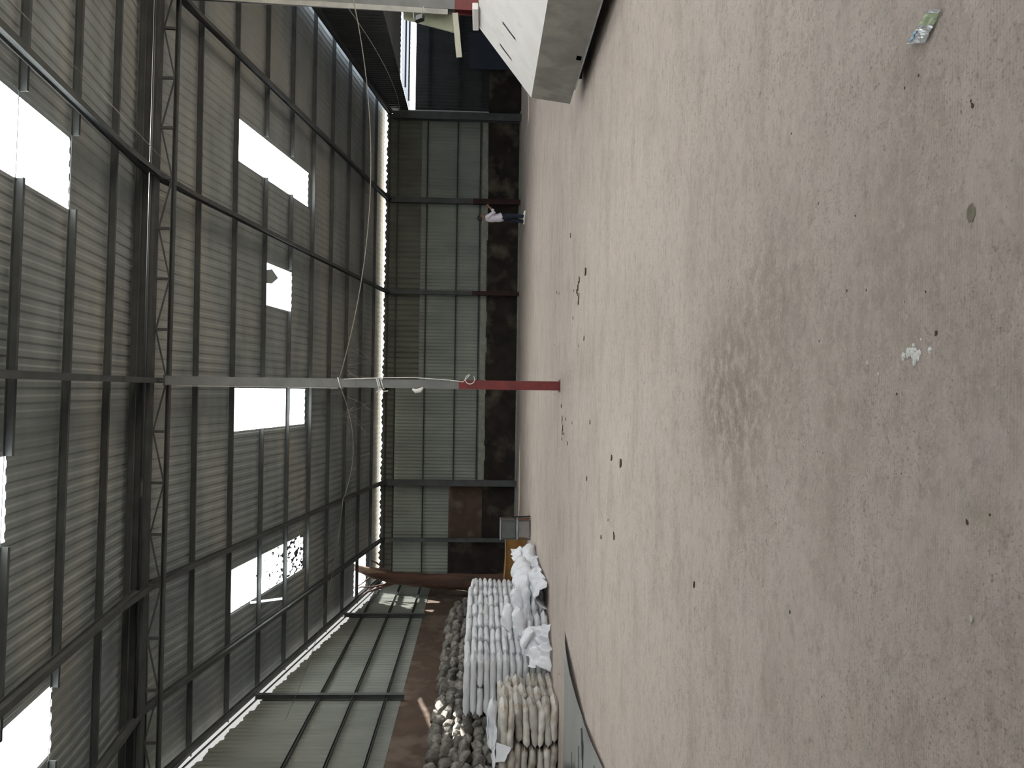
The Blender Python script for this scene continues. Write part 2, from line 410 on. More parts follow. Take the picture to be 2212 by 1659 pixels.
tag(mb.build('conduit_pipe', mat('dull_galvanised_pipe', (.09,.095,.10), (.25,.26,.27), 1.2, .42, .6, lo=.62, hi=.7)), 'dull metal pipe running along the near side of the ridge truss', 'pipe')

# walls ---------------------------------------------------------------
def ribbed(mb, x0, x1, z0, z1f, y, axis='x', pitch=.14, amp=.018, flip=1, z0f=None):
    k = math.floor(x0/pitch); xs = [x0]
    while k*pitch < x1:
        for t in (0, .25, .4, .85):
            v = (k+t)*pitch
            if x0 < v < x1: xs.append(v)
        k += 1
    xs.append(x1)
    def off(v):
        t = (v/pitch) % 1.0
        return amp*(t/.25 if t < .25 else 1 if t < .4 else (.85-t)/.45 if t < .85 else 0)
    for a, b in zip(xs, xs[1:]):
        oa, ob = off(a+1e-5)*flip, off(b-1e-5)*flip
        za0 = z0f(a) if z0f else z0; zb0 = z0f(b) if z0f else z0
        if axis == 'x': mb.quad((a, y-oa, za0), (b, y-ob, zb0), (b, y-ob, z1f(b)), (a, y-oa, z1f(a)))
        else: mb.quad((y+oa, a, za0), (y+ob, b, zb0), (y+ob, b, z1f(b)), (y+oa, a, z1f(a)))
W = empty('wall_back', (0, Y1, 0), None, None); struct(W)
rt = random.Random(3)
mb = MB(); ribbed(mb, -3.8, XR, 1.35, lambda x: 5.12, Y1); 
ribbed(mb, -7.9, -3.8, 2.80, lambda x: 5.12, Y1); mb.build('cladding', M['wall'], W)
top = lambda x: 5.635 - .004*(x+8) + .022*math.sin(x*9)+.03*math.sin(x*27+1)
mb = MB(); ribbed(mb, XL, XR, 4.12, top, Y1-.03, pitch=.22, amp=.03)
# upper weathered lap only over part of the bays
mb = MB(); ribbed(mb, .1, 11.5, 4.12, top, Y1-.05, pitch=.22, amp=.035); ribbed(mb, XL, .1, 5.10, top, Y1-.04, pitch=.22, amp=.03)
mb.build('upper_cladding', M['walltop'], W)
mb = MB(); mb.box(((XR-3.8)/2, Y1+.10, .70), (XR+3.8, .2, 1.42)); mb.box((-5.85, Y1+.10, .70), (4.1, .2, 1.42)); mb.build('blotched_masonry', M['masonry'], W)
mb = MB(); mb.box((-5.0, Y1+.08, 2.11), (2.4, .16, 1.42)); mb.build('brown_masonry', M['brown'], W)
mb = MB(); mb.box((-7.05, Y1+.08, 2.11), (1.7, .16, 1.42)); mb.build('dark_masonry', M['masonry'], W)
# broken pale lower edge of the cladding
mb = MB(); x = -3.7
while x < 11.6:
    w = rt.uniform(.25, .8); lo = 1.36+rt.uniform(-.05, .03)
    mb.box((x+w/2, Y1-.05, (lo+1.60)/2), (w, .03, 1.60-lo)); x += w
mb.build('pale_edge_strip', M['band'], W)
mb = MB(); mb.box(((XR+XL)/2, Y1-.12, .03), (XR-XL, .18, .06)); struct(mb.build('baseboard_back', M['band']))
# annex back wall
WA = empty('wall_annex', (14, Y1, 0), None, None); struct(WA)
mb = MB(); ribbed(mb, XR, 18, 1.35, lambda x: 4.43, Y1, amp=.02); mb.build('cladding', M['annex'], WA)
mb = MB(); mb.box((14.85, Y1+.1, .70), (6.3, .2, 1.42)); mb.build('blotched_masonry', M['masonry'], WA)
# girts on back wall
for z, nm in ((1.67,'lowest'),(2.62,'second from the bottom'),(3.87,'third from the bottom'),(5.09,'topmost')):
    mb = MB(); mb.channel((XL+.1 if z > 2.7 else -3.7, Y1-.12, z), (XR-.1, Y1-.12, z), .09, .055)
    tag(mb.build('wall_girt', M['steel']), 'thin dark horizontal girt along the back wall, %s' % nm, 'girt', 'horizontal girts on the back wall')
for z, nm in ((1.67,'lower'),(2.62,'middle'),(3.87,'upper')):
    mb = MB(); mb.channel((XR+.15, Y1-.12, z), (17.8, Y1-.12, z), .09, .055)
    tag(mb.build('wall_girt', M['steel']), 'thin dark girt on the low wall beyond the right corner post, %s one' % nm, 'girt', 'girts on the low right wall')
# eave beam
mb = MB(); mb.channel((XL+.1, Y1-.14, 5.44), (XR-.1, Y1-.14, 5.44), .08, .07)
tag(mb.build('eave_strut', M['steel']), 'dark eave strut under the light gap along the top of the back wall', 'strut')
# back wall posts
for x, w, t, zb in ((11.35,.30,'at the right corner beside the bright strip opening',5.3),(7.85,.22,'just right of the standing person',5.3),(4.05,.17,'midway between the person and the centre column',5.3),
                (-3.80,.24,'left of the centre column near the grey cabinet',5.3),(-6.15,.15,'right of the tree trunk',5.2)):
    c = empty('wall_post', (x, Y1-.3, 0), 'dark steel back wall post %s' % t, 'post', 'steel posts on the back wall')
    for z0, z1, m_ in ((0, 1.95, M['colredd'] if abs(x-4.05) < .1 or abs(x-7.85) < .1 else M['steel']), (1.95, zb, M['steel'])):
        mb = MB(); mb.ibeam((x, Y1-.3, z0), (x, Y1-.3, z1), w, w, .02, up=(0,1,0)); mb.build('painted_base' if z0 == 0 else 'shaft', m_, c)
# left gable wall
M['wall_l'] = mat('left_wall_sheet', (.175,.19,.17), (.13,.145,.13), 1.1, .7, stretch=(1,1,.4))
WL = empty('wall_left', (XL, 20, 0), None, None); struct(WL)
gt = lambda y: hp(y)-.43+.03*math.sin(y*7)+.02*math.sin(y*19)
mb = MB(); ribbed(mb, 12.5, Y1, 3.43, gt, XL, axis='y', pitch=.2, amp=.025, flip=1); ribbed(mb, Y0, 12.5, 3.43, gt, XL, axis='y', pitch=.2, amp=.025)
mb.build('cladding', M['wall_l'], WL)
mb = MB(); mb.box((XL-.1, (Y0+Y1)/2, 1.715), (.2, Y1-Y0, 3.45)); mb.build('mud_masonry', M['brown'], WL)
for z, nm in ((3.80,'lowest'),(4.62,'middle'),(5.48,'upper')):
    y0_ = 12.4; mb = MB(); mb.channel((XL+.1, Y0+.2, z), (XL+.1, Y1-.4, z), .09, .055)
    tag(mb.build('wall_girt', M['steel']), 'thin dark horizontal girt on the left gable wall, %s one' % nm, 'girt', 'girts on the left wall')
for y, t in ((27.1,'farther one, near the tree'),(19.95,'nearer one, above the stone bank')):
    mb = MB(); mb.ibeam((XL+.12, y, 3.35), (XL+.12, y, hp(y)-.25), .14, .12, .012, up=(1,0,0))
    tag(mb.build('gable_post', M['steel']), 'dark steel post on the left gable wall, %s' % t, 'post')
# translucent strips added to give the gable gaps their daylight tone
def verge_mat(name, c):
    mt = bpy.data.materials.new(name); mt.use_nodes = True; N = mt.node_tree.nodes; L = mt.node_tree.links
    for n_ in list(N): N.remove(n_)
    o = N.new('ShaderNodeOutputMaterial'); t = N.new('ShaderNodeBsdfTranslucent'); t.inputs['Color'].default_value = (*c, 1)
    L.new(t.outputs[0], o.inputs[0]); return mt
M['verge'] = verge_mat('milky_gap_daylight', (.40,.405,.41)); M['vergeb'] = verge_mat('bright_gap_daylight', (.66,.70,.76))
mb = MB()
for ya, yb in ((Y0, YR), (YR, Y1)): yb += .24*(yb == Y1); mb.bar((XL-.13, ya, hp(ya)-.22), (XL-.13, yb, hp(yb)-.22), .006, .66)
struct(mb.build('trim_2', M['verge']))
mb = MB()
for ya, yb in ((Y0, YR), (YR, Y1)): mb.bar((XL-.08, ya, hp(ya)-.16), (XL-.08, yb, hp(yb)-.16), .03, .035)
struct(mb.build('trim_3', M['steel']))
mb = MB()
for ya, yb in ((Y0, YR), (YR, Y1)): yb += .24*(yb == Y1); mb.bar((XR+.12, ya, hp(ya)-.06), (XR+.12, yb, hp(yb)-.06), .006, .32)
struct(mb.build('trim_4', M['vergeb']))
# right hanging gable infill, annex roof, annex side wall, added light blocker
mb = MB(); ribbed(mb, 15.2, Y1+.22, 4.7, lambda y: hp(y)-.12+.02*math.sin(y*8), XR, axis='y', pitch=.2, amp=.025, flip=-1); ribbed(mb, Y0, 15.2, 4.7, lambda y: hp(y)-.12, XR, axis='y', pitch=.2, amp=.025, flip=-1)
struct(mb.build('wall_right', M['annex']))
mb = MB(); ribbed_y = 0
def flat_corr(mb, x0, x1, y0, y1, z):
    xs = xsamples(x0, x1)
    for a, b in zip(xs, xs[1:]): mb.quad((a, y0, z+corr(a+1e-4)), (b, y0, z+corr(b-1e-4)), (b, y1, z+corr(b-1e-4)), (a, y1, z+corr(a+1e-4)))
flat_corr(mb, XR, 16.5, Y0, 21.5, 4.72); flat_corr(mb, XR, 18, 21.5, 29.4, 4.72); struct(mb.build('ceiling_annex', M['roof']))  # first stretch is added to keep the sun off the hall floor
def sky2():
    mt = bpy.data.materials.new('blue_translucent_sheet'); mt.use_nodes = True; N = mt.node_tree.nodes; L = mt.node_tree.links
    for n_ in list(N): N.remove(n_)
    o = N.new('ShaderNodeOutputMaterial'); t = N.new('ShaderNodeBsdfTranslucent'); t.inputs['Color'].default_value = (.06,.068,.078,1)
    L.new(t.outputs[0], o.inputs[0]); return mt
mb = MB(); flat_corr(mb, XR-.02, 18, 29.4, 32.78, 4.68); struct(mb.build('window_11', sky2()))
for y, t in ((30.2,'farther from the back wall'),(31.6,'next to the back wall')):
    mb = MB(); mb.box((14.85, y, 4.62), (6.2, .05, .06))
    tag(mb.build('roof_rail', M['steel']), 'dark rail under the blue translucent sheets at the right, %s' % t, 'rail')
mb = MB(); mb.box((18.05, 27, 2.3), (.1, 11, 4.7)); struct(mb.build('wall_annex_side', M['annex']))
mb = MB(); mb.box((14.9, 21.5, 2.3), (6.2, .1, 4.75)); struct(mb.build('wall_annex_blocker', M['annex']))  # unseen partition added to keep the annex dark
for y in (9.0, 15.2, 21.2):
    mb = MB(); mb.ibeam((XR, y, 0), (XR, y, hp(y)-.3), .18, .18, .015, up=(0,1,0))
# front wall with wide doorway
mb = MB(); mb.box((-2.9, Y0, 2.8), (10.0, .12, 5.6)); mb.box((6.9, Y0, 4.75), (9.6, .12, 1.7)); struct(mb.build('wall_front', M['wall']))
# floor and outside ground
mb = MB(); mb.quad((XL-.2, Y0, 0), (18.1, Y0, 0), (18.1, Y1+.2, 0), (XL-.2, Y1+.2, 0)); struct(mb.build('floor', M['floor']))
mb = MB(); mb.quad((-60, -60, -.06), (80, -60, -.06), (80, 90, -.06), (-60, 90, -.06)); struct(mb.build('floor_ground_outside', M['ground']))

# ------------------------------------------------------------------ centre column
YR_ = YR; YR = 14.88
C = empty('steel_column', (.12, YR, 0), 'slim centre steel column, grey above a red painted foot, with ropes tied round it', 'column')
def hcol(x, y, z0, z1, w, m_, nm, par): 
    mb = MB(); mb.ibeam((x, y, z0), (x, y, z1), w, w*.95, .012, up=(0,1,0)); return mb.build(nm, m_, par)
hcol(.12, YR, 1.93, 7.42, .165, M['colgrey'], 'grey_shaft', C)
hcol(.12, YR, .012, 1.93, .172, M['colred'], 'red_foot', C)
mb = MB(); mb.box((.12, YR, .006), (.24, .22, .012)); mb.build('base_plate', M['colred'], C)
mb = MB(); mb.box((.12, YR, 7.43), (.22, .22, .02)); mb.build('cap_plate', M['steel'], C)
def cable(name, pts, r, mt, label, cat, sag=0, n=24, par=None):
    out = []
    for a, b in zip(pts, pts[1:]):
        a = Vector(a); b = Vector(b)
        for k in range(n if (a, b) != (Vector(pts[-2]), Vector(pts[-1])) else n+1):
            t = k/n; p = a.lerp(b, t); p.z -= 4*sag*t*(1-t); out.append(p)
    mb = MB(); mb.smooth = True; mb.tube(out, r, 6); o = mb.build(name, mt, par)
    if label: tag(o, label, cat)
    return o
yc = YR-.10
cable('power_cable', [(.02, yc, 7.2), (.025, yc, 5.6), (.02, yc, 4.2)], .007, M['wire'], 'thin pale cable running down the left edge of the centre column', 'cable')
cable('power_cable', [(.19, yc, 4.1), (.225, yc-.02, 3.4), (.24, yc-.03, 2.8), (.20, yc-.02, 2.1)], .009, M['rope'], 'slack white rope down the right side of the centre column', 'rope', n=10)
loop = [(.20+.09*math.cos(t)+.02, yc-.02, 1.72+.09*math.sin(t)+.0*t) for t in [k*.45 for k in range(13)]]
cable('rope_end', [(.20, yc-.02, 2.1), (.17, yc-.03, 1.85)] + loop, .009, M['rope'], 'curled white rope end looped above the red foot of the centre column', 'rope', n=3)
for z, t in ((3.40,'at head height above'), (4.18,'upper one where the cables start')):
    mb = MB(); mb.smooth = True
    for dz in ((-.02, .03, .06) if z < 4 else (0,)):
        pts = [(.12+.1*sx, YR+.1*sy, z+dz+.03*sx) for sx, sy in ((-1,-1),(1,-1),(1,1),(-1,1),(-1,-1))]; mb.tube(pts, .011, 6)
    if z < 4: mb.tube([(.02,yc-.01,z),(-.03,yc-.03,z-.05),(-.02,yc-.02,z-.14)], .012, 6); mb.tube([(.0,yc-.01,z),(-.05,yc-.03,z+.08)], .01, 6)
    tag(mb.build('rope_tie', M['rope']), 'white rope tied round the centre column, %s' % ('lower knot' if z < 4 else t), 'rope')
mb = MB(); mb.smooth = True; mb.tube([(.02,yc-.02,2.80),(-.02,yc-.05,2.74),(.0,yc-.05,2.66),(.05,yc-.04,2.60)], [.02,.04,.045,.015], 8)
tag(mb.build('rag', M['rope']), 'small pale rag knotted on the left flange of the centre column', 'rag')
# hanging wires
cable('overhead_wire', [(.02, yc, 4.15), (-2.2, 15.6, 4.50-.28), (-7.8, 18.6, 6.0)], .006, M['wired'], 'thin sagging wire from the centre column up to the left gable wall', 'wire', sag=.22)
cable('overhead_wire', [(.20, yc, 4.18), (7.45, 14.8, 4.05)], .010, M['wired'], 'thin wire sagging from the centre column to the right column', 'wire', sag=.46, n=40)
cable('overhead_wire', [(7.62, 15.15, 4.35), (11.2, 32.1, 5.0)], .008, M['wired'], 'faint wire from the right column back to the right corner post', 'wire', sag=.3)
a_ = D(20, 0, 9.6); b_ = D(358, 351, 13.6)
cable('overhead_wire', [a_, b_], .006, M['wired'], 'thin straight wire under the near roof right of the largest skylight', 'wire', sag=.02)
def web(p0, p1, n_, seed, label):
    rr_ = random.Random(seed); mb = MB()
    for k in range(n_):
        a = Vector(p0).lerp(Vector(p1), rr_.random()); b = a+Vector((rr_.uniform(-.5,.5), .02*rr_.random(), -rr_.uniform(.1,.55)))
        mid = (a+b)/2+Vector((0,0,-.08)); mb.tube([a, mid, b], .0022, 4)
    tag(mb.build('cobweb', M['wired']), label, 'cobweb', kind='stuff')
web((.25,yc,4.1),(.9,yc,3.9),7,4,'wispy cobweb threads hanging right of the centre column')
web((-.1,yc,4.1),(-.7,yc,4.15),7,5,'wispy cobweb threads hanging left of the centre column')

YR = YR_
# ------------------------------------------------------------------ right column with board, arm, floodlight
RC = empty('steel_column', (7.46, 15.0, 0), 'wide grey steel column at the right edge behind the white hopper', 'column')
for z0, z1, m_, nm in ((0, 2.12, M['colred'], 'red_foot'), (2.12, 7.5, M['colgrey'], 'grey_shaft')):
    mb = MB()
    def px_(z): return 7.46+.035*(z-1.5)*.6
    mb.ibeam((px_(z0), 15.0, z0), (px_(z1), 15.0, z1), .30, .22, .014, up=(0,1,0)); mb.build(nm, m_, RC)
mb = MB()
mb.bar((px_(0)-.16, 14.9, 2.25), (px_(7.5)-.16, 14.9, 7.5), .10, .02, up=(0,1,0)); mb.build('lit_edge_plate', mat('lit_column_edge', (.36,.36,.33), (.28,.28,.26), 4, .6), RC)  # pale plate puts the lit look of the flange into its colour
bd = [D(872, 40, 15.14), D(985, 70, 15.14), D(985, -60, 15.14), D(868, -60, 15.14)]
mb = MB(); q = bd; bk = [p+Vector((0,.05,0)) for p in q]
mb.quad(*q); mb.quad(*reversed(bk))
for i in range(4): j = (i+1) % 4; mb.quad(q[i], q[j], bk[j], bk[i])
tag(mb.build('board', M['board']), 'pale green board fixed behind the right column', 'board')
mb = MB(); mb.bar(D(983,28,14.87), D(992,124,14.87), .02, .11)
tag(mb.build('bracket_arm', M['palebar'], bevel=.004), 'cream flat bar sticking out sideways from the right column', 'bar')
FL = empty('floodlight', D(908, 40, 14.7), 'small black floodlight with a pale lens on the right column', 'floodlight')
p = D(907, 40, 14.7)
rot = Matrix.Rotation(.5, 3, 'Z') @ Matrix.Rotation(-.4, 3, 'X')
mb = MB(); mb.box(p, (.15, .07, .17), rot); mb.build('housing', M['dark'], FL, bevel=.01)
mb = MB(); mb.box(p+rot @ Vector((-.0,-.04,.0)), (.12, .012, .13), rot); mb.build('lens', M['frame'], FL)
mb = MB(); mb.smooth = True; mb.tube([D(893,22,14.75), p+Vector((.0,.03,.12)), p+Vector((0,0,.05))], .008, 6); mb.tube([D(915,14,14.75), D(912,28,14.72), p], .008, 6); mb.build('mounting_bracket', M['frame'], FL)
mb = MB(); mb.box((14.1, Y1-.35, 1.10), (1.5, .04, 2.2)); 
tag(mb.build('sheet_metal_panel', M['bluesheet']), 'dark blue sheet leaning on the wall behind the white hopper', 'panel')

# ------------------------------------------------------------------ hopper
H = empty('metal_hopper', (5.2, 10, 0), 'white metal hopper with a sloping slotted top and grey side at the right edge', 'hopper')
xa, za, xb, zb, yf, yn = 4.60, .787, 5.69, 1.63, 12.1, 7.4
def hs(t): return xa+(xb-xa)*t, za+(zb-za)*t
slots = [(.36, .58, 10.97), (.388, .604, 11.73)]
mb = MB()
tb = sorted({0, 1} | {t for s in slots for t in s[:2]}); ybk = sorted({yn, yf} | {s[2]-.03 for s in slots} | {s[2]+.03 for s in slots})
nrm = Vector((-(zb-za), 0, xb-xa)).normalized()*.02
for t0, t1 in zip(tb, tb[1:]):
    for y0_, y1_ in zip(ybk, ybk[1:]):
        tm, ym = (t0+t1)/2, (y0_+y1_)/2
        if any(s[0] < tm < s[1] and abs(ym-s[2]) < .03 for s in slots): continue
        p0, p1 = hs(t0), hs(t1)
        q = [Vector((p0[0], y0_, p0[1])), Vector((p1[0], y0_, p1[1])), Vector((p1[0], y1_, p1[1])), Vector((p0[0], y1_, p0[1]))]
        mb.quad(*q); mb.quad(*[v-nrm for v in reversed(q)])
mb.quad((xa,yn,za),(xa,yf,za),tuple(Vector((xa,yf,za))-nrm),tuple(Vector((xa,yn,za))-nrm))
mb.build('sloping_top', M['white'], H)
mb = MB()                                    # side wall with a bolt hole
hy, hz, hr = 10.45, .245, .035
x_ = 4.53
ys = [yn, hy-.065, hy+.065, yf]; zs = [.18, hz-hr, hz+hr, .787]
for i in range(3):
    for j in range(3):
        if i == 1 and j == 1: continue
        fx = lambda z: 4.52+(z-.18)/.607*.08
        mb.quad((fx(zs[j]), ys[i], zs[j]), (fx(zs[j]), ys[i+1], zs[j]), (fx(zs[j+1]), ys[i+1], zs[j+1]), (fx(zs[j+1]), ys[i], zs[j+1]))
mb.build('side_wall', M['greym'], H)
mb = MB(); mb.box((4.53, (yn+11.5)/2, .175), (.05, 11.5-yn, .018)); mb.build('bottom_lip', M['frame'], H)
for ye_ in (yf, yn):
    mb = MB(); mb.quad((4.52,ye_,.18),(4.6,ye_,.787),(xb,ye_,zb),(xb,ye_,.18)); mb.build('end_panel', M['greym'], H)
mb = MB(); mb.box((xb, (yf+yn)/2, (.01+zb)/2), (.02, yf-yn, zb-.01)); mb.build('back_panel', M['greym'], H)  # runs down to the floor to block light under the hopper
mb = MB(); mb.box((xb-.02, 11.75, zb+.04), (.10, .68, .09)); mb.build('top_flange', M['white'], H, bevel=.01)
for xx, yy in ((5.05, 11.9), (5.5, 11.9), (5.0, 7.6), (5.5, 7.6)):
    mb = MB(); mb.box((xx, yy, .09), (.08, .08, .18)); mb.build('foot', M['steel'], H)
mb = MB(); mb.box((5.12, 9.8, .2), (1.1, 4.6, .02)); mb.box((5.3, 12.05, .1), (.8, .02, .2)); mb.build('shade_plate', M['steel'], H)  # plate and skirt added to darken the gap below the hopper

# ------------------------------------------------------------------ sacks
def sack_mesh(name, L_, W_, H_, seed, mt, nu=22, nv=20, flange=.035, lump=.012, bend=0.0, droop=0.0, ye=.55, ze=.7, pw=7.0, hp_=.5):
    rs = random.Random(seed); ox = rs.uniform(0, 100); mb = MB(); mb.smooth = True
    us = [-1+2*k/nu for k in range(nu+1)]
    rows = []
    for u in us:
        au = abs(u); w = W_/2*(1-.10*au**6)*(.94+.06*math.cos(u*2.2+seed)); h = H_/2*max(.05, (1-au**pw))**hp_
        row = []
        for j in range(nv):
            t = 2*math.pi*j/nv; c, s_ = math.cos(t), math.sin(t)
            y = w*math.copysign(abs(c)**ye, c); z = h*math.copysign(abs(s_)**ze, s_)
            ed = 1 - .0*abs(y)
            p = Vector((u*(L_/2-flange), y, z))
            nz = noise.noise(Vector((p.x*5+ox, p.y*5, p.z*7)))
            n2 = noise.noise(Vector((p.x*14+ox, p.y*3, p.z*9+5)))
            p += Vector((0, c, s_))*(nz*lump+n2*lump*.5)*(1-au**4*.6)
            p.z += bend*(u*u-.3)*.5 - droop*(y/W_*2)**2*.0
            row.append(p)
        rows.append(row)
    e0 = [Vector((p.x-flange*(1+.3*rs.random()), p.y*1.03, p.z*.25+bend*.35*.1)) for p in rows[0]]
    e1 = [Vector((p.x+flange*(1+.3*rs.random()), p.y*1.03, p.z*.25+bend*.35*.1)) for p in rows[-1]]
    for r_ in (rows[0], rows[-1]):
        for p in r_: p.z *= .6
    rows = [e0]+rows+[e1]
    for r_ in rows: mb.v += [tuple(p) for p in r_]
    for k in range(len(rows)-1):
        for j in range(nv):
            a = k*nv+j; b = k*nv+(j+1) % nv; mb.f.append((a, b, b+nv, a+nv))
    mb.f.append(tuple(reversed(range(nv)))); mb.f.append(tuple((len(rows)-1)*nv+j for j in range(nv)))
    return mb.mesh(name, mt)
def place(me, loc, rz, label, group, name='sack', rx=0, ry=0, cat='sack', sc=(1,1,1)):
    o = bpy.data.objects.new(name, me); COL.objects.link(o); o.location = loc; o.rotation_euler = (rx, ry, rz); o.scale = sc
    return tag(o, label, cat, group)
HL = .137
long_ = [sack_mesh('sack_long', .905, .57, .142, k+1, M['sack'], lump=.020) for k in range(6)]
wide_ = [sack_mesh('sack_wide', 1.17, .56, .143, k+20, M['sack'], lump=.020, bend=.02, ye=.42, pw=16, hp_=.35, flange=.012) for k in range(4)]
half_ = [sack_mesh('sack_half', .60, .56, .143, k+40, M['sack'], lump=.018, ye=.42, pw=12, hp_=.4, flange=.015) for k in range(4)]
rs = random.Random(11)
lay = ['bottom','second','third','fourth','fifth','sixth','seventh','eighth','ninth','tenth','eleventh','twelfth','top']
PI = math.pi
g1 = 'white sacks of the tall stack'
dep = ['nearest','second from near corner','third from near corner','fourth from near corner','fifth from near corner','sixth from near corner','farthest']
for k in range(13):
    z = .072+HL*k
    tp = 'topmost layer' if k == 12 else '%s layer from floor' % ordw[k]
    if k % 3 != 1:
        place(wide_[k % 4], (-6.16+rs.uniform(-.03,.03), 16.48+rs.uniform(-.04,.04), z), rs.choice((0, PI))+rs.uniform(-.03,.03), 'white sack on near end of tall stack, %s' % tp, g1, ry=rs.uniform(-.025,.025))
    else:
        for s, x in (('left', -6.47), ('right', -5.87)):
            place(half_[(k+int(x)) % 4], (x, 16.48+rs.uniform(-.03,.03), z), rs.uniform(-.04,.04), 'shorter white sack on near end of tall stack, %s, %s one' % (tp, s), g1)
    off = rs.uniform(-.12, .12)
    for j in range(7):
        y = 17.22+.895*j+off*(1 if j < 6 else .3); sx = rs.uniform(.95, 1.0)
        fall = -.06 if k == 12 and j == 6 else 0
        place(long_[rs.randrange(6)], (-5.86+.015*j+rs.uniform(-.035,.035), y, z+fall), PI/2+rs.choice((0,PI))+rs.uniform(-.05,.05),
              'white sack on right side of tall stack, %s, %s' % (tp, dep[j]), g1, rx=rs.uniform(-.04,.04), ry=rs.uniform(-.03,.03), sc=(sx,1,1))
        if k == 12:
            place(long_[rs.randrange(6)], (-6.45+.015*j, y+.1, z), PI/2+rs.uniform(-.04,.04), 'white sack on top of tall stack, row beside the stones, %s' % dep[j], g1)
# hidden core of the stack so that it stays solid
for k in (0,):
    mb = MB(); mb.box((-6.42, 19.9, .83), (.46, 5.9, 1.6)); tag(mb.build('sack_core', M['sack']), 'inner rows of sacks filling the middle of the tall white stack', 'sacks', kind='stuff')
# front beige stack
fb = [sack_mesh('sack_beige', .76, .61, .140, k+60, M['sackb'], lump=.030, bend=-.01, ye=.42, pw=16, hp_=.35, flange=.014) for k in range(6)]
g2 = 'beige sacks of the low front stack'
rown = ['nearest','middle','farthest']
for k in range(8):
    z = .07+.134*k; tp = 'topmost layer' if k == 7 else '%s layer from floor' % ordw[k]
    for j in range(3):
        x = -6.12+rs.uniform(-.06,.06); y = 14.46+.60*j+rs.uniform(-.05,.05)
        if k == 7: x -= .03*j
        place(fb[rs.randrange(6)], (x+.02, y, z), rs.choice((0, PI))+rs.uniform(-.13,.13), 'dusty beige sack at right of front stack, %s, %s of three' % (tp, rown[j]), g2, rx=rs.uniform(-.07,.07), ry=rs.uniform(-.09,.09), sc=(rs.uniform(.9,1.05), 1, rs.uniform(.92,1.12)))
        if j == 0 or k == 7:
            place(fb[rs.randrange(6)], (x-.76, y, z+rs.uniform(-.01,.01)), rs.choice((0, PI))+rs.uniform(-.05,.05), 'dusty sack at left of front stack, %s, %s row' % (tp, rown[j]), g2, rx=rs.uniform(-.04,.04))
# small low stack
lw = [sack_mesh('sack_low', .80, .62, .156, k+80, M['sack'], lump=.028) for k in range(4)]
g3 = 'white sacks of the knee high stack'
for k in range(3):
    for j in range(5):
        if k == 2 and j == 4: continue
        place(lw[rs.randrange(4)], (-5.12+.10*j+rs.uniform(-.05,.05)-.02*k, 16.75+.63*j+rs.uniform(-.04,.04), .085+.15*k), rs.uniform(-.12,.12)+rs.choice((0,PI)),
              'white sack of the knee-high stack, %s layer, %s from near end' % (lay[k] if k < 2 else 'top', ordw[j]), g3, rx=rs.uniform(-.06,.06), ry=.05+rs.uniform(-.05,.05))
# loose sacks on it
fat = [sack_mesh('sack_full', .64, .46, .24, k+90, M['plastic'], lump=.03, flange=.03, ye=.75, ze=.85, pw=4) for k in range(4)]
def pt(px, py, Y): return D(px, py, Y)
place(fat[0], pt(1097, 1333, 16.9), .1, 'plump white sack lying against the tall stack, higher of the two loose ones', None, rx=.25, ry=.03, sc=(.92,.8,.95))
place(fat[1], pt(1120, 1342, 16.6), .05, 'plump white sack lying at the near end on the knee-high stack', None, rx=.2, ry=-.04, sc=(.95,.9,1.0))
place(fat[2], pt(1116, 1296, 17.6), .35, 'tilted white sack wedged behind the two plump loose sacks', None, rx=.3, ry=-.25, sc=(.8,.8,1.0))
place(fat[3], pt(1137, 1378, 16.15), .0, 'white sack sagging against the foot of the tall stack above the crumpled sheet', None, rx=.2, ry=.5, sc=(.7,.7,.6))
big = sack_mesh('sack_heap', 1.5, .62, .46, 99, M['plastic'], lump=.09, ye=.9, ze=.95, pw=3)
place(big, pt(1128, 1242, 19.2), PI/2-.15, 'long white sack heaped along the far end of the knee-high stack', None, rx=.2, ry=-.05)
big2 = sack_mesh('sack_heap', 1.1, .7, .40, 101, M['plastic'], lump=.10, ye=.9, ze=.95, pw=3)
place(big2, pt(1141, 1212, 20.4)+Vector((0,0,-.02)), PI/2-.3, 'puffed white sack at the far end of the sack pile before the ochre bin', None, ry=.1)
place(sack_mesh('sack_heap', .7, .5, .34, 102, M['plastic'], lump=.09, ye=.9, ze=.95, pw=3), pt(1150,1262,18.6), .4, 'creased white sack half sunk in the middle of the sack pile', None, rx=.4)
ss = place(sack_mesh('sack_bundle', .95, .42, .20, 104, M['plastic'], lump=.04), Vector((-6.38, 15.0, 1.20)), .15, 'folded white sack with faint blue stripes on top of the front stack', None)
mb = MB()
for k in range(4):
    y = -.12+.035*k; mb.tube([(-.22+.1*t, y-.1, .070+.028*math.sin(PI*min(1,max(0,(t+.5)/5)))) for t in range(5)], .006, 4)
mb.v = [(a, b-.05, c-.01) for a, b, c in mb.v]
st = mb.build('blue_stripes', M['stripe']); st.parent = ss

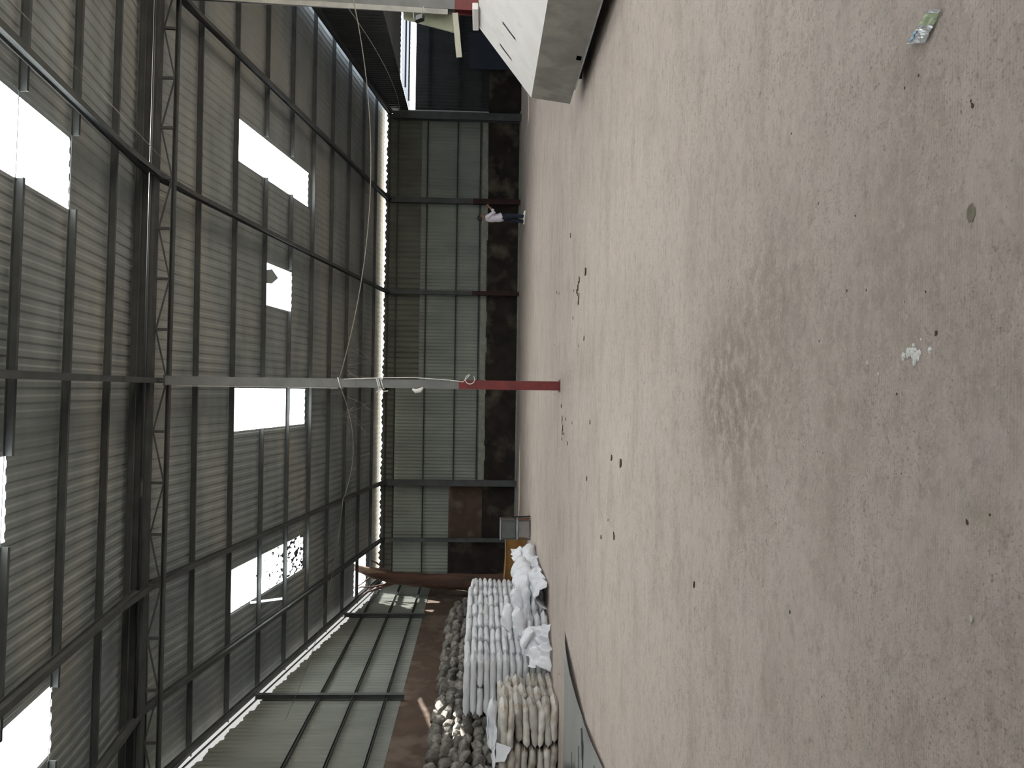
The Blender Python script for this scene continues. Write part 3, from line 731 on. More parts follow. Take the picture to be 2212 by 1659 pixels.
def crumple(name, P, nu, nv, amp, seed, mt, label, cat='plastic sheet', fr=4.0):
    """P(u,v) gives a point; noise folds are added"""
    nu *= 2; nv *= 2; mb = MB(); mb.smooth = True
    for i in range(nu+1):
        for j in range(nv+1):
            u, v = i/nu, j/nv; p = Vector(P(u, v))
            n1 = noise.noise(Vector((p.x*fr+seed, p.y*fr, p.z*fr))); n2 = noise.noise(Vector((p.x*fr*2.7+seed, p.y*fr*2.7, p.z*fr*2.7+9)))
            n3 = noise.noise(Vector((p.x*fr+seed*2+31, p.y*fr, p.z*fr)))
            p += Vector((n1*.7+n2*.4, n3*.5, abs(n1)+n2*.4))*amp
            if p.z < .006: p.z = .006+.002*((i+j) % 2)
            mb.v.append(tuple(p))
    for i in range(nu):
        for j in range(nv):
            a = i*(nv+1)+j; mb.f.append((a, a+1, a+nv+2, a+nv+1))
    o = mb.build(name, mt); md = o.modifiers.new('thick', 'SOLIDIFY'); md.thickness = .004
    return tag(o, label, cat)
def bil(a, b, c, d):
    a, b, c, d = map(Vector, (a, b, c, d))
    return lambda u, v: a*(1-u)*(1-v)+b*u*(1-v)+c*u*v+d*(1-u)*v
# sheet hanging down from pile to floor
crumple('plastic_sheet', bil((-5.45,16.05,.50), (-4.95,16.35,.52), (-4.72,15.95,.02), (-5.45,15.75,.03)), 18, 18, .10, 3, M['plastic'], 'crumpled white plastic sheet hanging to the floor before the low sacks')
crumple('plastic_sheet', bil((-5.55,15.75,.42), (-5.2,16.0,.45), (-5.0,15.6,.03), (-5.55,15.5,.05)), 14, 14, .12, 8, M['plastic'], 'bunched white plastic sheet at the corner between the tall and front stacks')
a = G(1150,1178); b = G(1186,1262); 
crumple('plastic_sheet', lambda u, v: (a.lerp(b, v)+Vector((-.55*u, 0, .18*math.sin(u*PI)*(.4+v)+.02))), 14, 40, .12, 5, M['plastic'], 'long strip of crumpled white plastic along the floor beside the sack pile')
crumple('plastic_sheet', bil(D(1140,1200,20.2), D(1150,1240,19.2), D(1172,1262,18.6), D(1165,1200,19.8)), 18, 18, .14, 12, M['plastic'], 'torn white plastic heaped over the far side of the sack pile')
crumple('plastic_sheet', bil(D(1105,1188,21.0), D(1112,1215,20.5), D(1132,1200,20.4), D(1128,1180,21.0)), 10, 10, .12, 19, M['plastic'], 'small twist of white plastic sticking up in front of the ochre bin')
crumple('plastic_sheet', bil(D(1165,1245,18.6), D(1162,1262,18.2), D(1183,1275,17.6), D(1183,1250,18.0)), 10, 10, .10, 23, M['plastic'], 'curled white plastic scrap at the right foot of the sack pile')
crumple('cloth', bil((-6.95,14.2,1.16),(-6.1,14.15,1.12),(-6.2,14.55,1.17),(-7.0,14.9,1.2)), 18, 14, .05, 30, M['plastic'], 'white cloth draped over the top of the front stack', 'cloth')
crumple('cloth', bil((-6.72,14.13,1.15),(-6.35,14.11,1.12),(-6.42,14.06,.86),(-6.66,14.05,.98)), 10, 10, .03, 33, M['plastic'], 'white cloth corner hanging down the face of the front stack', 'cloth')

# ------------------------------------------------------------------ stones
def stone_mesh(seed):
    bm = bmesh.new(); rs_ = random.Random(seed)
    for _ in range(26):
        v = Vector((rs_.gauss(0,1), rs_.gauss(0,1), rs_.gauss(0,1))).normalized()
        m_ = max(abs(v.x), abs(v.y), abs(v.z)); v = v*(.50+.22*(1/m_-1))*rs_.uniform(.86,1.05)
        bm.verts.new(v)
    r_ = bmesh.ops.convex_hull(bm, input=bm.verts)
    bmesh.ops.delete(bm, geom=[g for g in r_['geom_interior'] if isinstance(g, bmesh.types.BMVert)], context='VERTS')
    bmesh.ops.bevel(bm, geom=bm.edges[:], offset=.02, segments=1, affect='EDGES')
    me = bpy.data.meshes.new('stone'); bm.to_mesh(me); bm.free(); me.materials.append(M['stone']); return me
stones = [stone_mesh(k) for k in range(10)]
bank = MB(); 
for i in range(28):
    y = 12.0+.55*i; 
bank.box((XL+.15, 19.6, 1.1), (.28, 15.6, 2.2)); struct(bank.build('wall_stone_core', M['masonry']))
cnt = 0; row = 0; z = 2.36
while z > .95 and cnt < 292:
    ymax = 26.8 if z > 1.9 else (17.6 if z > 1.0 else 16.4)
    y = 13.6 if z > 1.0 else 14.6
    y += (row % 2)*.14
    while y < ymax and cnt < 292:
        w = rs.uniform(.24, .42) if z > 1.5 else rs.uniform(.28, .46)
        h_ = rs.uniform(.24, .32); dd = rs.uniform(.28,.4)
        zz = z+rs.uniform(-.05,.05) - max(0, (y-25))*.12
        o = bpy.data.objects.new('stone', stones[rs.randrange(10)]); COL.objects.link(o)
        o.location = (-7.33+rs.uniform(-.06,.06)+.10*(z < 1.7), y+w/2, zz); o.scale = (dd, w*1.12, h_*1.05)
        o.rotation_euler = (rs.uniform(-.35,.35), rs.uniform(-.3,.3), rs.uniform(-.3,.3))
        part = 'along the upper edge' if row == 0 else 'in the face'
        tag(o, 'rough grey stone %s of the bank below the left wall' % part, 'stone', 'stones of the bank, upper edge' if row == 0 else 'stones of the bank, face')
        cnt += 1; y += w*.93
    z -= .225; row += 1

# ------------------------------------------------------------------ tree
T = empty('tree', (-7.0, 29.6, 0), 'brown tree trunk rising in the back left corner and out through the roof opening', 'tree')
def tr(px, py): return D(px, py, 29.6)
mb = MB(); mb.smooth = True
tp = [Vector((-7.35,29.6,-.0)), Vector((-7.3,29.6,1.2)), tr(985,1256), tr(930,1255), tr(885,1251), tr(845,1246), tr(815,1240), tr(790,1233), tr(770,1226), tr(740,1215), tr(690,1200)]
rd = [.42,.36,.31,.28,.25,.235,.21,.165,.12,.10,.08]
P2 = []; R2 = []
for k in range(len(tp)-1):
    for s in range(4):
        t = s/4; p = tp[k].lerp(tp[k+1], t); r_ = rd[k]*(1-t)+rd[k+1]*t
        P2.append(p+Vector((noise.noise(p*1.5)*.05, noise.noise(p*1.7+Vector((9,0,0)))*.05, 0))); R2.append(r_*(1+.12*noise.noise(p*4)))
mb.tube(P2, R2, 14); mb.build('trunk', M['bark'], T)
def branch(pts, r0_, r1_, nm='branch'):
    mb = MB(); mb.smooth = True; n_ = len(pts); mb.tube(pts, [r0_+(r1_-r0_)*k/(n_-1) for k in range(n_)], 8); mb.build(nm, M['bark'], T)
branch([tr(862,1256), tr(840,1264), tr(815,1272), tr(795,1278), tr(775,1290)], .06, .03)
branch([tr(850,1252), tr(832,1262), tr(805,1268), tr(780,1268), tr(765,1275)], .045, .02)
branch([tr(838,1240), tr(822,1222), tr(812,1215), tr(800,1210)], .05, .02)
branch([tr(812,1240), tr(795,1250), tr(780,1262), tr(762,1272)], .035, .015)

# ------------------------------------------------------------------ cabinet, bin
def bx(mb, x0, x1, y0, y1, z0, z1): mb.box(((x0+x1)/2, (y0+y1)/2, (z0+z1)/2), (x1-x0, y1-y0, z1-z0)); return mb
Yc = 22.7
K = empty('metal_cabinet', (-3.95, Yc, 0), 'grey metal cabinet with light frame beside the ochre bin', 'cabinet')
x0, x1 = -4.30, -3.78
mb = MB(); bx(mb, x0+.02, x1, Yc, Yc+.45, .44, .86); mb.build('upper_panel', M['cabinet'], K, bevel=.01)
mb = MB(); bx(mb, x0+.04, x1-.02, Yc+.03, Yc+.4, .05, .36); mb.build('lower_panel', M['cabinet2'], K, bevel=.01)
mb = MB(); bx(mb, x0, x1+.04, Yc-.04, Yc+.48, .37, .43); mb.build('middle_rail', M['frame'], K)
mb = MB(); bx(mb, x0-.02, x1+.03, Yc-.03, Yc+.47, .87, .90); mb.build('top_rail', M['frame'], K)
for xx in (x0+.0, x1+.03):
    for yy in (Yc, Yc+.44):
        mb = MB(); bx(mb, xx-.015, xx+.015, yy-.015, yy+.015, 0, .88); mb.build('leg', M['steel'], K)
mb = MB(); mb.bar((x1+.13, Yc+.1, .02), (x1+.11, Yc+.1, .55), .03, .03); mb.bar((x1+.03, Yc+.1, .45), (x1+.13, Yc+.1, .45), .02, .02); mb.build('side_handle', M['dark'], K)
B = empty('ochre_bin', (-4.7, 24.6, 0), 'long low ochre sheet bin behind the sack pile', 'bin')
def sheetbox(a, b, z0, z1, th, m_, nm, par, sag=0):
    mb = MB(); a = Vector(a); b = Vector(b); n_ = 10
    for k in range(n_):
        p, q = a.lerp(b, k/n_), a.lerp(b, (k+1)/n_)
        s0, s1 = sag*math.sin(PI*k/n_), sag*math.sin(PI*(k+1)/n_)
        mb.quad((p.x,p.y,z0),(q.x,q.y,z0),(q.x,q.y,z1-s1),(p.x,p.y,z1-s0)); mb.quad((p.x,p.y+th,z0),(q.x,q.y+th,z0),(q.x,q.y+th,z1-s1),(p.x,p.y+th,z1-s0))
        mb.quad((p.x,p.y,z1-s0),(q.x,q.y,z1-s1),(q.x,q.y+th,z1-s1),(p.x,p.y+th,z1-s0))
    return mb.build(nm, m_, par)
sheetbox((-5.95,24.3,0),(-4.2,24.3,0),.03,.72,.03,M['ochre'],'front_panel',B,.05)
sheetbox((-5.95,25.1,0),(-4.2,25.1,0),.03,.72,.03,M['ochre'],'back_panel',B,.05)
for xx in (-5.95,-4.2):
    mb = MB(); mb.box((xx, 24.72, .37), (.03, .80, .68)); mb.build('end_panel', M['ochre'], B)
mb = MB(); mb.smooth = True; mb.tube([(-5.95+.175*k, 24.28, .72-.05*math.sin(PI*k/10)) for k in range(11)], .018, 6); mb.build('rolled_rim', M['ochrel'], B)
mb = MB(); bx(mb, -4.02, -3.82, 23.35, 23.7, .01, .86)
tag(mb.build('drum_box', M['orange'], bevel=.02), 'dull orange box standing behind the grey cabinet', 'box')

# ------------------------------------------------------------------ flat sheets on floor
def plate(name, poly, th, m_, label, lift=None):
    mb = MB(); n_ = len(poly)
    topv = [Vector(p)+Vector((0,0,th)) for p in poly]; bot = [Vector(p) for p in poly]
    if lift:
        for i, dz in lift.items(): topv[i].z += dz; bot[i].z += dz
    mb.quad(*topv); mb.quad(*reversed(bot))
    for i in range(n_): j = (i+1) % n_; mb.quad(bot[i], bot[j], topv[j], topv[i])
    return tag(mb.build(name, m_), label, 'metal sheet')
a1 = G(1221, 1364, .02)
def gp(x, y, z=.004): p = G(x, y); return (p.x, p.y, z)
# farther sheet, subdivided so its right edge curls
mb = MB(); NU, NV = 16, 16
ptsA = (gp(1221,1364), gp(1218,1659), gp(1275,1659), gp(1264,1550))
A_, B_, C_, D_ = (Vector(p) for p in ptsA)
for i in range(NU+1):
    for j in range(NV+1):
        u, v = i/NU, j/NV                   # u toward left, v toward viewer
        p = A_*(1-u)*(1-v)+B_*u*(1-v)+C_*u*v+D_*(1-u)*v
        z = .006+.07*max(0, 1-u*4)**1.5*(.15+math.sin(v*PI*.9))*1.0+.006*noise.noise(Vector((p.x*2,p.y*2,0)))
        mb.v.append((p.x, p.y, max(.004, z)))
for i in range(NU):
    for j in range(NV):
        a = i*(NV+1)+j; mb.f.append((a, a+1, a+NV+2, a+NV+1))
mb.smooth = True
o = mb.build('metal_sheet', M['gsheet']); md = o.modifiers.new('t', 'SOLIDIFY'); md.thickness = .004
tag(o, 'pointed grey metal sheet on the floor, farther one with a curled edge', 'metal sheet')
mb = MB()
A_, B_, C_, D_ = (Vector(gp(*q)) for q in ((1263,1545),(1250,1700),(1322,1700),(1310,1659)))
A_ = Vector(gp(1262,1548)); B_ = Vector(gp(1245,1659)); C_ = Vector(gp(1330,1720)); D_ = Vector(gp(1309,1659))
for i in range(NU+1):
    for j in range(NV+1):
        u, v = i/NU, j/NV
        p = A_*(1-u)*(1-v)+B_*u*(1-v)+C_*u*v+D_*(1-u)*v
        z = .016+.035*max(0, 1-u*5)**1.5+.012*noise.noise(Vector((p.x*4,p.y*2,3)))
        mb.v.append((p.x, p.y, max(.014, z)))
for i in range(NU):
    for j in range(NV):
        a = i*(NV+1)+j; mb.f.append((a, a+1, a+NV+2, a+NV+1))
mb.smooth = True
o = mb.build('metal_sheet', M['gsheet']); md = o.modifiers.new('t', 'SOLIDIFY'); md.thickness = .004
tag(o, 'bluish grey metal sheet on the floor, nearer one at the lower left corner', 'metal sheet')
for k, (x, y, l_, r_) in enumerate(((1255,1600,.9,.1),(1264,1588,1.0,.05),(1289,1645,.5,.0),(1240,1622,.3,.5),(1262,1568,.5,.35))):
    p = Vector(gp(x, y)); mb = MB(); w = .035 if k != 4 else .09
    mb.box((p.x-l_/2, p.y, .034), (l_*.8, w, .005), Matrix.Rotation(r_, 3, 'Z'))  # dark bars stand for the shaded slits in the sheets
    tag(mb.build('slit_strip', M['steel']), 'dark strip as shaded slit in floor sheets, %s' % ['middle long one','long one nearest the curled edge','one at the lower left corner','short slanted one','broad one at the overlap of the sheets'][k], 'strip')

# ------------------------------------------------------------------ debris
rsd = random.Random(21)
def chip_mesh(seed, m_):
    r_ = random.Random(seed); mb = MB(); n_ = 7
    top_ = []; bot_ = []
    for k in range(n_):
        t = 2*PI*k/n_; rr_ = r_.uniform(.35,.55); top_.append(Vector((rr_*math.cos(t), .6*rr_*math.sin(t), .12+.16*r_.random()))); bot_.append(Vector((rr_*math.cos(t)*.9, .55*rr_*math.sin(t), .0)))
    mb.quad(*top_); mb.quad(*reversed(bot_))
    for i in range(n_): j = (i+1) % n_; mb.quad(bot_[i], bot_[j], top_[j], top_[i])
    return mb.mesh('chip', m_)
chips = [chip_mesh(k, M['leaf']) for k in range(5)]; chl = [chip_mesh(k+9, M['leafl']) for k in range(3)]
def chip(px, py, s, label, group, pale=False, rz=None):
    p = G(px, py); o = bpy.data.objects.new('debris_chip', (chl if pale else chips)[rsd.randrange(3)]); COL.objects.link(o)
    s *= .62 if p.y > 6 else .40; o.location = (p.x, p.y, .001); o.scale = (s, s, s*.5); o.rotation_euler = (0, 0, rsd.uniform(-.5,.5) if rz is None else rz)
    tag(o, label, 'debris', group)
for (x, y, s) in ((1252,605,.18),(1250,612,.14),(1249,622,.2),(1246,629,.14),(1251,640,.16),(1250,652,.18),(1203,632,.10),(1208,634,.08),(1240,628,.08),(1248,635,.12)):
    chip(x, y, s, 'dark dry leaf scrap in the cluster right of the centre column foot', 'leaf scraps right of the column')
for (x, y, s) in ((1213,877,.14),(1215,904,.16),(1222,905,.12),(1214,912,.12),(1216,925,.2),(1215,935,.16),(1218,937,.12),(1214,948,.12),(1226,958,.12),(1236,914,.08),(1199,852,.08)):
    chip(x, y, s, 'dark dry leaf scrap in the trail left of the centre column foot', 'leaf scraps left of the column')
for (x, y, s, t) in ((1266,586,.24,'long dark splinter above the leaf cluster right of the column'),(1233,509,.15,'black chip on the floor in front of the standing person'),(1238,687,.10,'small dark chip right of the column foot, below the leaf cluster'),
                     (1262,731,.14,'curved dark chip right of the column base'),(1250,747,.06,'tiny dark chip nearest the right side of the column base'),(1198,745,.06,'tiny chip near the back wall just right of the column'),(1275,912,.12,'lone dark chip left of the column trail'),
                     (1268,1034,.13,'lone dark chip midway towards the sack pile'),(1342,1000,.2,'curved brown leaf left of the floor centre'),(1322,989,.16,'pale brown leaf beside the curved leaf'),(1327,1158,.16,'brown leaf on the floor right of the sacks'),(1299,1160,.12,'small brown leaf farther from the viewer by the sacks'),
                     (1314,1123,.07,'tiny dark chip near the brown leaves by the sacks'),(1205,1205,.06,'tiny dark chip beside the sack pile'),(1208,1456,.07,'tiny dark chip beside the front stack'),
                     (2098,218,.030,'black triangular chip near the wrapper'),(2102,228,.055,'dark chip with a white tip near the right foreground'),(1985,163,.035,'dark reddish chip below the wrapper'),(1955,190,.03,'thin dark chip lower left of the wrapper'),
                     (1872,627,.03,'black pebble in the mid foreground'),(1830,628,.035,'round black pebble right of the white lime splash'),(2000,630,.03,'dark pebble right foreground of the lime splash'),(1955,652,.02,'tiny dark pebble between two pebbles'),
                     (1770,737,.03,'dark grit on the worn floor patch'),(1938,851,.035,'dark chip below the lime splash'),(1766,975,.02,'tiny chip in the floor middle'),(1778,979,.02,'second tiny chip beside the floor middle chip'),(1948,1023,.02,'small dark pebble left foreground'),
                     (2090,1128,.05,'bluish dark chip at the left foreground'),(2139,1112,.03,'small dark chip beside the bluish chip'),(1555,894,.025,'black dot like pebble on the dark worn patch'),(1776,1505,.03,'dark crumb in the far left foreground'),(1710,289,.04,'dark crumb in the upper right of the floor'),
                     (1848,466,.03,'dark crumb near the oily spot'),(1768,440,.03,'thin crumb in the right half of the floor'),(2023,720,.055,'grey bent chip just right of the lime splash'),(1707,1322,.06,'brown crumb in the left floor area'),(1500,1263,.14,'brown flaked spot on the left floor')):
    chip(x, y, s, t, None)
for (x, y, s, t) in ((1187,463,.16,'pale curved scrap on the floor near the standing person'),(2106,233,.03,'white tip of paper beside the dark chip'),(2100,1337,.07,'pale greenish pebble in the left foreground'),(1622,458,.06,'pale scrap in the right half of the floor'),(1977,1345,.03,'pale pink pebble near the left foreground'),(1908,1022,.02,'tiny white speck of lime left of centre foreground'),(1740,1364,.03,'white crumb beside the left floor stains')):
    chip(x, y, s, t, None, True, rz=1.4 if x == 1187 else None)
# white lime splash
rw = random.Random(5)
def blobm(mb, px, py, r_):
    p = G(px, py); n_ = 18
    ring = [(p.x+r_*(1+.6*noise.noise(Vector((math.cos(2*PI*k/n_)*2+px, math.sin(2*PI*k/n_)*2+py, 0))))*math.cos(2*PI*k/n_), p.y+r_*.9*(1+.6*noise.noise(Vector((math.cos(2*PI*k/n_)*2+px, math.sin(2*PI*k/n_)*2+py, 7))))*math.sin(2*PI*k/n_)) for k in range(n_)]
    c = len(mb.v); mb.v.append((p.x, p.y, .004)); mb.v += [(x, y, .0012) for x, y in ring]
    for k in range(n_): mb.f.append((c, c+1+k, c+1+(k+1) % n_))
mb = MB()
for x, y, r_ in ((1972,762,.020),(1962,762,.018),(1952,770,.015),(1980,768,.018),(1986,762,.012),(1976,776,.015),(1975,784,.011),(1978,757,.010),(1966,756,.008),(1983,775,.010)): blobm(mb, x, y, r_)
tag(mb.build('lime_splash', M['splash']), 'splash of dried white lime on the foreground floor', 'splash')
for x, y, r_, t in ((1974,747,.009,'just above the big splash'),(1990,734,.006,'highest above the big splash'),(2009,757,.012,'right of the big splash, with ragged edge'),(1874,784,.009,'left of the big splash, nearest the worn patch'),(1900,770,.004,'tiny, left of the big splash'),(1898,808,.007,'below left of the big splash')):
    mb = MB(); blobm(mb, x, y, r_); tag(mb.build('lime_spot', M['splash']), 'white lime spot %s' % t, 'splash')
mb = MB(); p = G(2098, 460); n_ = 16
mb.quad(*[(p.x+.028*math.cos(2*PI*k/n_)*(1+.2*math.sin(3*k)), p.y+.022*math.sin(2*PI*k/n_), .0015) for k in range(n_)])
tag(mb.build('oil_spot', mat('oily_stain', (.13,.115,.075), (.19,.165,.12), 30, .6)), 'round dark oily spot in the right foreground', 'stain')
# wrapper
q = [G(2010,23), G(2039,20), G(2004,93), G(1966,95)]
WP = empty('snack_wrapper', (sum(v.x for v in q)/4, sum(v.y for v in q)/4, 0), 'shiny silver snack wrapper with green and blue print on the floor at the right', 'wrapper')
def strip(u0_, u1_, m_, nm, v0=0, v1=1, dz=0):
    mb = MB(); mb.smooth = False; n_, k_ = 10, 6
    for i in range(n_+1):
        for j in range(k_+1):
            u = u0_+(u1_-u0_)*i/n_; v = v0+(v1-v0)*j/k_
            p = q[0]*(1-u)*(1-v)+q[1]*(1-u)*v+q[2]*u*v+q[3]*u*(1-v)
            mb.v.append((p.x, p.y, .010+.010*math.sin(PI*v)+.006*noise.noise(p*40)+.004*noise.noise(p*90)+dz))
    for i in range(n_):
        for j in range(k_): a = i*(k_+1)+j; mb.f.append((a, a+1, a+k_+2, a+k_+1))
    o = mb.build(nm, m_, WP); md = o.modifiers.new('t', 'SOLIDIFY'); md.thickness = .0015; return o
strip(0, .1, M['foil'], 'silver_seam'); strip(.1, .45, M['wgreen'], 'green_print'); strip(.45, .95, M['foil'], 'silver_middle'); strip(.6, .92, M['wblue'], 'blue_print', 0, .3, .001); strip(.95, 1, M['foil'], 'silver_seam')

# ------------------------------------------------------------------ person
def skin(name, chains, mt, par, sub=2):
    """chains: list of lists of (pos, radius); first vertex of a later chain may reuse an earlier position"""
    vs = []; es = []; rad = []; idx = {}
    for ch in chains:
        pr = None
        for p, r_ in ch:
            key = tuple(round(c, 4) for c in p)
            if key not in idx:
                idx[key] = len(vs); vs.append(p); rad.append(r_ if isinstance(r_, tuple) else (r_, r_))
            i = idx[key]
            if pr is not None and pr != i: es.append((pr, i))
            pr = i
    me = bpy.data.meshes.new(name); me.from_pydata(vs, es, []); me.materials.append(mt)
    o = bpy.data.objects.new(name, me); COL.objects.link(o)
    md = o.modifiers.new('skin', 'SKIN'); md.use_smooth_shade = True
    lay_ = me.skin_vertices[0] if me.skin_vertices else None
    if lay_ is None:
        bm = bmesh.new(); bm.from_mesh(me); bm.verts.layers.skin.verify(); bm.to_mesh(me); bm.free(); lay_ = me.skin_vertices[0]
    for i, r_ in enumerate(rad):
        lay_.data[i].radius = r_; lay_.data[i].use_root = (i == 0)
    sd = o.modifiers.new('sub', 'SUBSURF'); sd.levels = sub; sd.render_levels = sub
    if par: o.parent = par
    return o
PP = G(1136, 470); PX, PY = PP.x, PP.y
P = empty('person', (PX, PY, 0), 'person in white shirt and dark jeans standing by the back wall looking at a phone', 'person')
pel = (-.02,0,.93); wai = (-.04,0,1.08); che = (-.05,0,1.26); nb = (-.05,0,1.40); nk = (-.04,0,1.47); jaw = (-.015,0,1.53); hd = (-.035,0,1.60); ht = (-.045,0,1.655)
shR = (-.05,-.17,1.37); shL = (-.05,.17,1.37); elR = (.13,-.23,1.13); elL = (.12,.22,1.14); wrR = (.30,-.10,1.30); wrL = (.26,.08,1.22)
hipR = (-.01,-.09,.90); hipL = (-.03,.09,.90); knR = (.03,-.10,.49); knL = (-.05,.11,.49); anR = (.02,-.11,.09); anL = (-.13,.12,.09)
def lerp(a, b, t): return tuple(a[i]+(b[i]-a[i])*t for i in range(3))
hR = (.35,-.08,1.36); hL = (.31,.06,1.27)
chains = [[(pel,(.14,.10)),(wai,(.125,.09)),(che,(.15,.10)),(nb,(.10,.08)),(nk,.052),(jaw,(.062,.07)),(hd,(.078,.092)),(ht,(.06,.075))],
  [(jaw,(.062,.07)),((.055,0,1.525),.022)], [(hd,(.078,.092)),((.075,0,1.575),.014)], [(hd,(.078,.092)),((-.03,-.085,1.585),.014)], [(hd,(.078,.092)),((-.03,.085,1.585),.014)],
  [(nb,(.1,.08)),(shR,.06),(lerp(shR,elR,.5),.045),(elR,.04),(lerp(elR,wrR,.4),.038),(wrR,.026),(hR,(.035,.02))],
  [(nb,(.1,.08)),(shL,.06),(lerp(shL,elL,.5),.045),(elL,.04),(lerp(elL,wrL,.4),.038),(wrL,.026),(hL,(.035,.02))],
  [(pel,(.14,.1)),(hipR,.085),(lerp(hipR,knR,.5),.075),(knR,.055),(lerp(knR,anR,.3),.055),(anR,.038),((.10,-.11,.04),.035)],
  [(pel,(.14,.1)),(hipL,.085),(lerp(hipL,knL,.5),.075),(knL,.055),(lerp(knL,anL,.3),.055),(anL,.038),((-.05,.12,.04),.035)]]
for hnd, sgn in ((hR, 1), (hL, -1)):
    for k in range(4):
        b_ = (hnd[0]+.03, hnd[1]+sgn*(-.02+.004*k), hnd[2]+.03-.02*k); m1 = (b_[0]+.035, b_[1]+sgn*.005, b_[2]+.012); e_ = (b_[0]+.05, b_[1]+sgn*.03, b_[2]+.025-.004*abs(k-1))
        chains.append([(hnd,(.035,.02)),(b_,.0095),(m1,.0085),(e_,.0075)])
    chains.append([(hnd,(.035,.02)),((hnd[0]+.0,hnd[1]+sgn*.02,hnd[2]+.035),.010),((hnd[0]+.025,hnd[1]+sgn*.03,hnd[2]+.06),.008)])
skin('body', chains, M['skin'], P)
s_ = 1.0
def rings(name, rg, mt, n=20, seed=0, wr=.006):
    """rg: list of (centre, rx, ry) horizontal-ish rings"""
    mb = MB(); mb.smooth = True
    pts = [Vector(g[0]) for g in rg]
    for k, (c_, a_, b_) in enumerate(rg):
        d = (pts[min(k+1, len(pts)-1)]-pts[max(k-1, 0)]).normalized()
        x = Vector((1,0,0)); x = (x-d*x.dot(d)).normalized() if abs(d.x) < .95 else Vector((0,0,1)); y = d.cross(x)
        for j in range(n):
            t = 2*PI*j/n; w_ = 1+wr*8*noise.noise(Vector((math.cos(t)*2+seed, math.sin(t)*2, k*.9)))
            mb.v.append(tuple(Vector(c_)+x*(a_*math.cos(t)*w_)+y*(b_*math.sin(t)*w_)))
    for k in range(len(rg)-1):
        for j in range(n):
            a_ = k*n+j; b_ = k*n+(j+1) % n; mb.f.append((a_, b_, b_+n, a_+n))
    mb.f.append(tuple(reversed(range(n)))); mb.f.append(tuple((len(rg)-1)*n+j for j in range(n)))
    return mb
def joined(name, parts, mt):
    mb = MB(); mb.smooth = True
    for p_ in parts:
        o_ = len(mb.v); mb.v += p_.v; mb.f += [tuple(i+o_ for i in f) for f in p_.f]
    o = mb.build(name, mt); o.parent = P
    md = o.modifiers.new('blend', 'REMESH'); md.mode = 'VOXEL'; md.voxel_size = .012; md.use_smooth_shade = True
    sm = o.modifiers.new('soft', 'SMOOTH'); sm.iterations = 4
    return o
def lr(a, b, t): return lerp(a, b, t)
sleeve = lambda sh, el, wr_: rings('s', [((sh[0], sh[1]*.75, sh[2]+.02),.085,.085),(sh,.082,.085),(lr(sh,el,.5),.070,.072),(el,.064,.064),(lr(el,wr_,.25),.056,.056),(lr(el,wr_,.5),.052,.052)], None, seed=sh[1]*9)
joined('shirt', [rings('t', [((.01,0,.85),.165,.205),((-.01,0,.90),.155,.195),((-.03,0,.98),.145,.185),((-.04,0,1.08),.138,.175),((-.05,0,1.20),.145,.19),((-.05,0,1.32),.138,.205),((-.05,0,1.385),.115,.19),((-.05,0,1.43),.08,.11),((-.045,0,1.46),.066,.07)], None, seed=3, wr=.012),
    sleeve(shR, elR, wrR), sleeve(shL, elL, wrL)], M['shirt'])
leg_ = lambda h_, k_, a_: rings('l', [((h_[0],h_[1]*.8,h_[2]+.04),.12,.10),((h_[0],h_[1],h_[2]-.06),.112,.10),(lr(h_,k_,.5),.095,.09),(k_,.076,.074),(lr(k_,a_,.45),.074,.07),(lr(k_,a_,.85),.064,.06),((a_[0],a_[1],.075),.068,.06)], None, seed=h_[1]*7)
joined('jeans', [rings('w', [((-.02,0,1.02),.125,.165),((-.02,0,.93),.140,.175),((-.015,0,.85),.135,.17),((-.01,0,.80),.10,.15)], None), leg_(hipR, knR, anR), leg_(hipL, knL, anL)], M['jeans'])
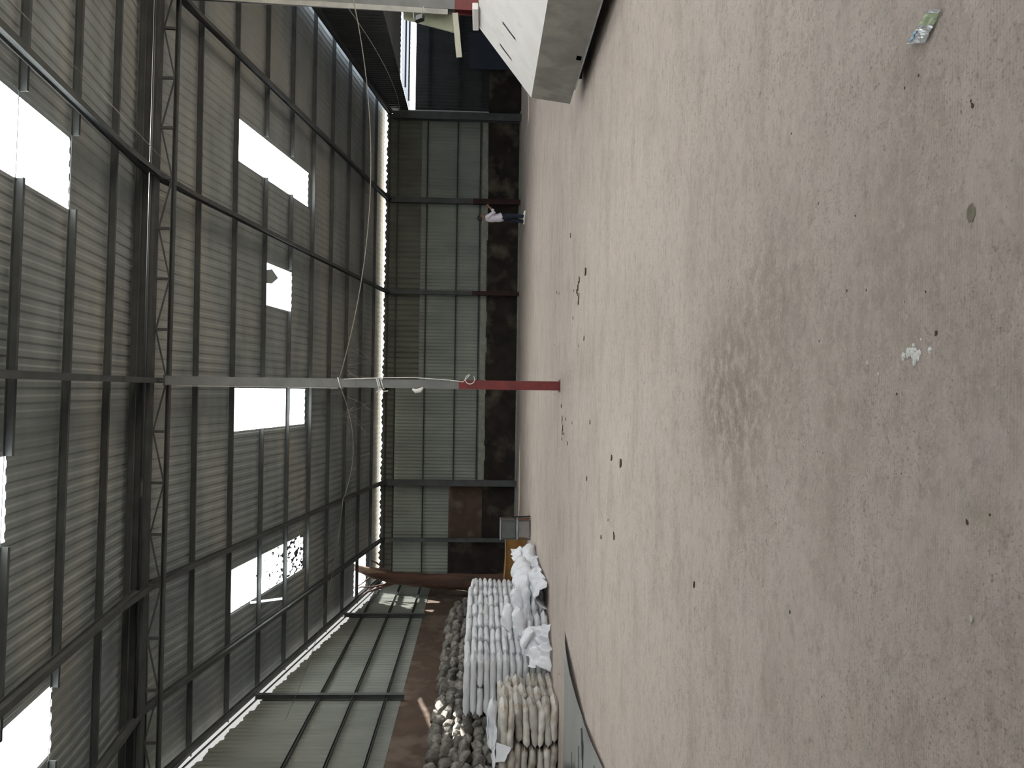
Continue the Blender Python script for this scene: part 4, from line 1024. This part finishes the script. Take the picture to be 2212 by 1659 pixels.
for a_, t in ((anR, 0), (anL, .1)):
    mb = MB(); mb.smooth = True
    for k in range(9):
        pass
    x, y = a_[0], a_[1]
    mb.tube([(x-.10,y,.05),(x-.06,y,.065),(x+.02,y,.065),(x+.10,y,.05),(x+.17,y,.04),(x+.205,y,.032)], [.02,.048,.052,.048,.038,.018], 12)
    mb.v = [(v[0], v[1], max(.0, v[2])) for v in mb.v]; o = mb.build('shoe', M['shoe']); o.parent = P
mb = MB(); mb.smooth = True; hc = Vector((-.052, 0, 1.622)); nr, nc = 10, 20
for i in range(nr+1):
    for j in range(nc):
        t = 2*PI*j/nc; front = max(0, math.cos(t)); low = 1.95-1.0*front**.8         # hairline climbs over the face
        ph = low*i/nr; p_ = Vector((math.sin(ph)*math.cos(t)*.112, math.sin(ph)*math.sin(t)*.098, math.cos(ph)*.112))
        mb.v.append(tuple(hc+p_*(1+.05*noise.noise(p_*40))))
for i in range(nr):
    for j in range(nc): a_ = i*nc+j; b_ = i*nc+(j+1) % nc; mb.f.append((a_, b_, b_+nc, a_+nc))
o = mb.build('hair', M['hair']); o.parent = P; md = o.modifiers.new('t', 'SOLIDIFY'); md.thickness = .012
mb = MB(); mb.box((PX+.40, PY-.05, 1.405), (.012, .075, .15), Matrix.Rotation(.35, 3, 'Y'))
tag(mb.build('phone', M['phone'], bevel=.004), 'dark phone held up in both hands of the standing person', 'phone')

# ------------------------------------------------------------------ light
w = bpy.data.worlds.new('world'); SC.world = w; w.use_nodes = True
N = w.node_tree.nodes; L = w.node_tree.links
bg = N['Background']; bg.inputs['Color'].default_value = (.93,.96,1,1); bg.inputs['Strength'].default_value = 1.6
sun = bpy.data.lights.new('sun', 'SUN'); sun.energy = 12.0; sun.angle = .009; sun.color = (1,.96,.9)
so = bpy.data.objects.new('sun', sun); COL.objects.link(so)
sd_ = Vector((.47, .52, 1)).normalized()
so.rotation_euler = sd_.to_track_quat('Z', 'Y').to_euler()
so.location = (10, 20, 30)
vs = SC.view_settings; vs.view_transform = 'Standard'; vs.look = 'None'; vs.gamma = 1; vs.exposure = 1.42; vs.use_curve_mapping = False
SC.cycles.max_bounces = 10; SC.cycles.diffuse_bounces = 6; SC.cycles.transparent_max_bounces = 12
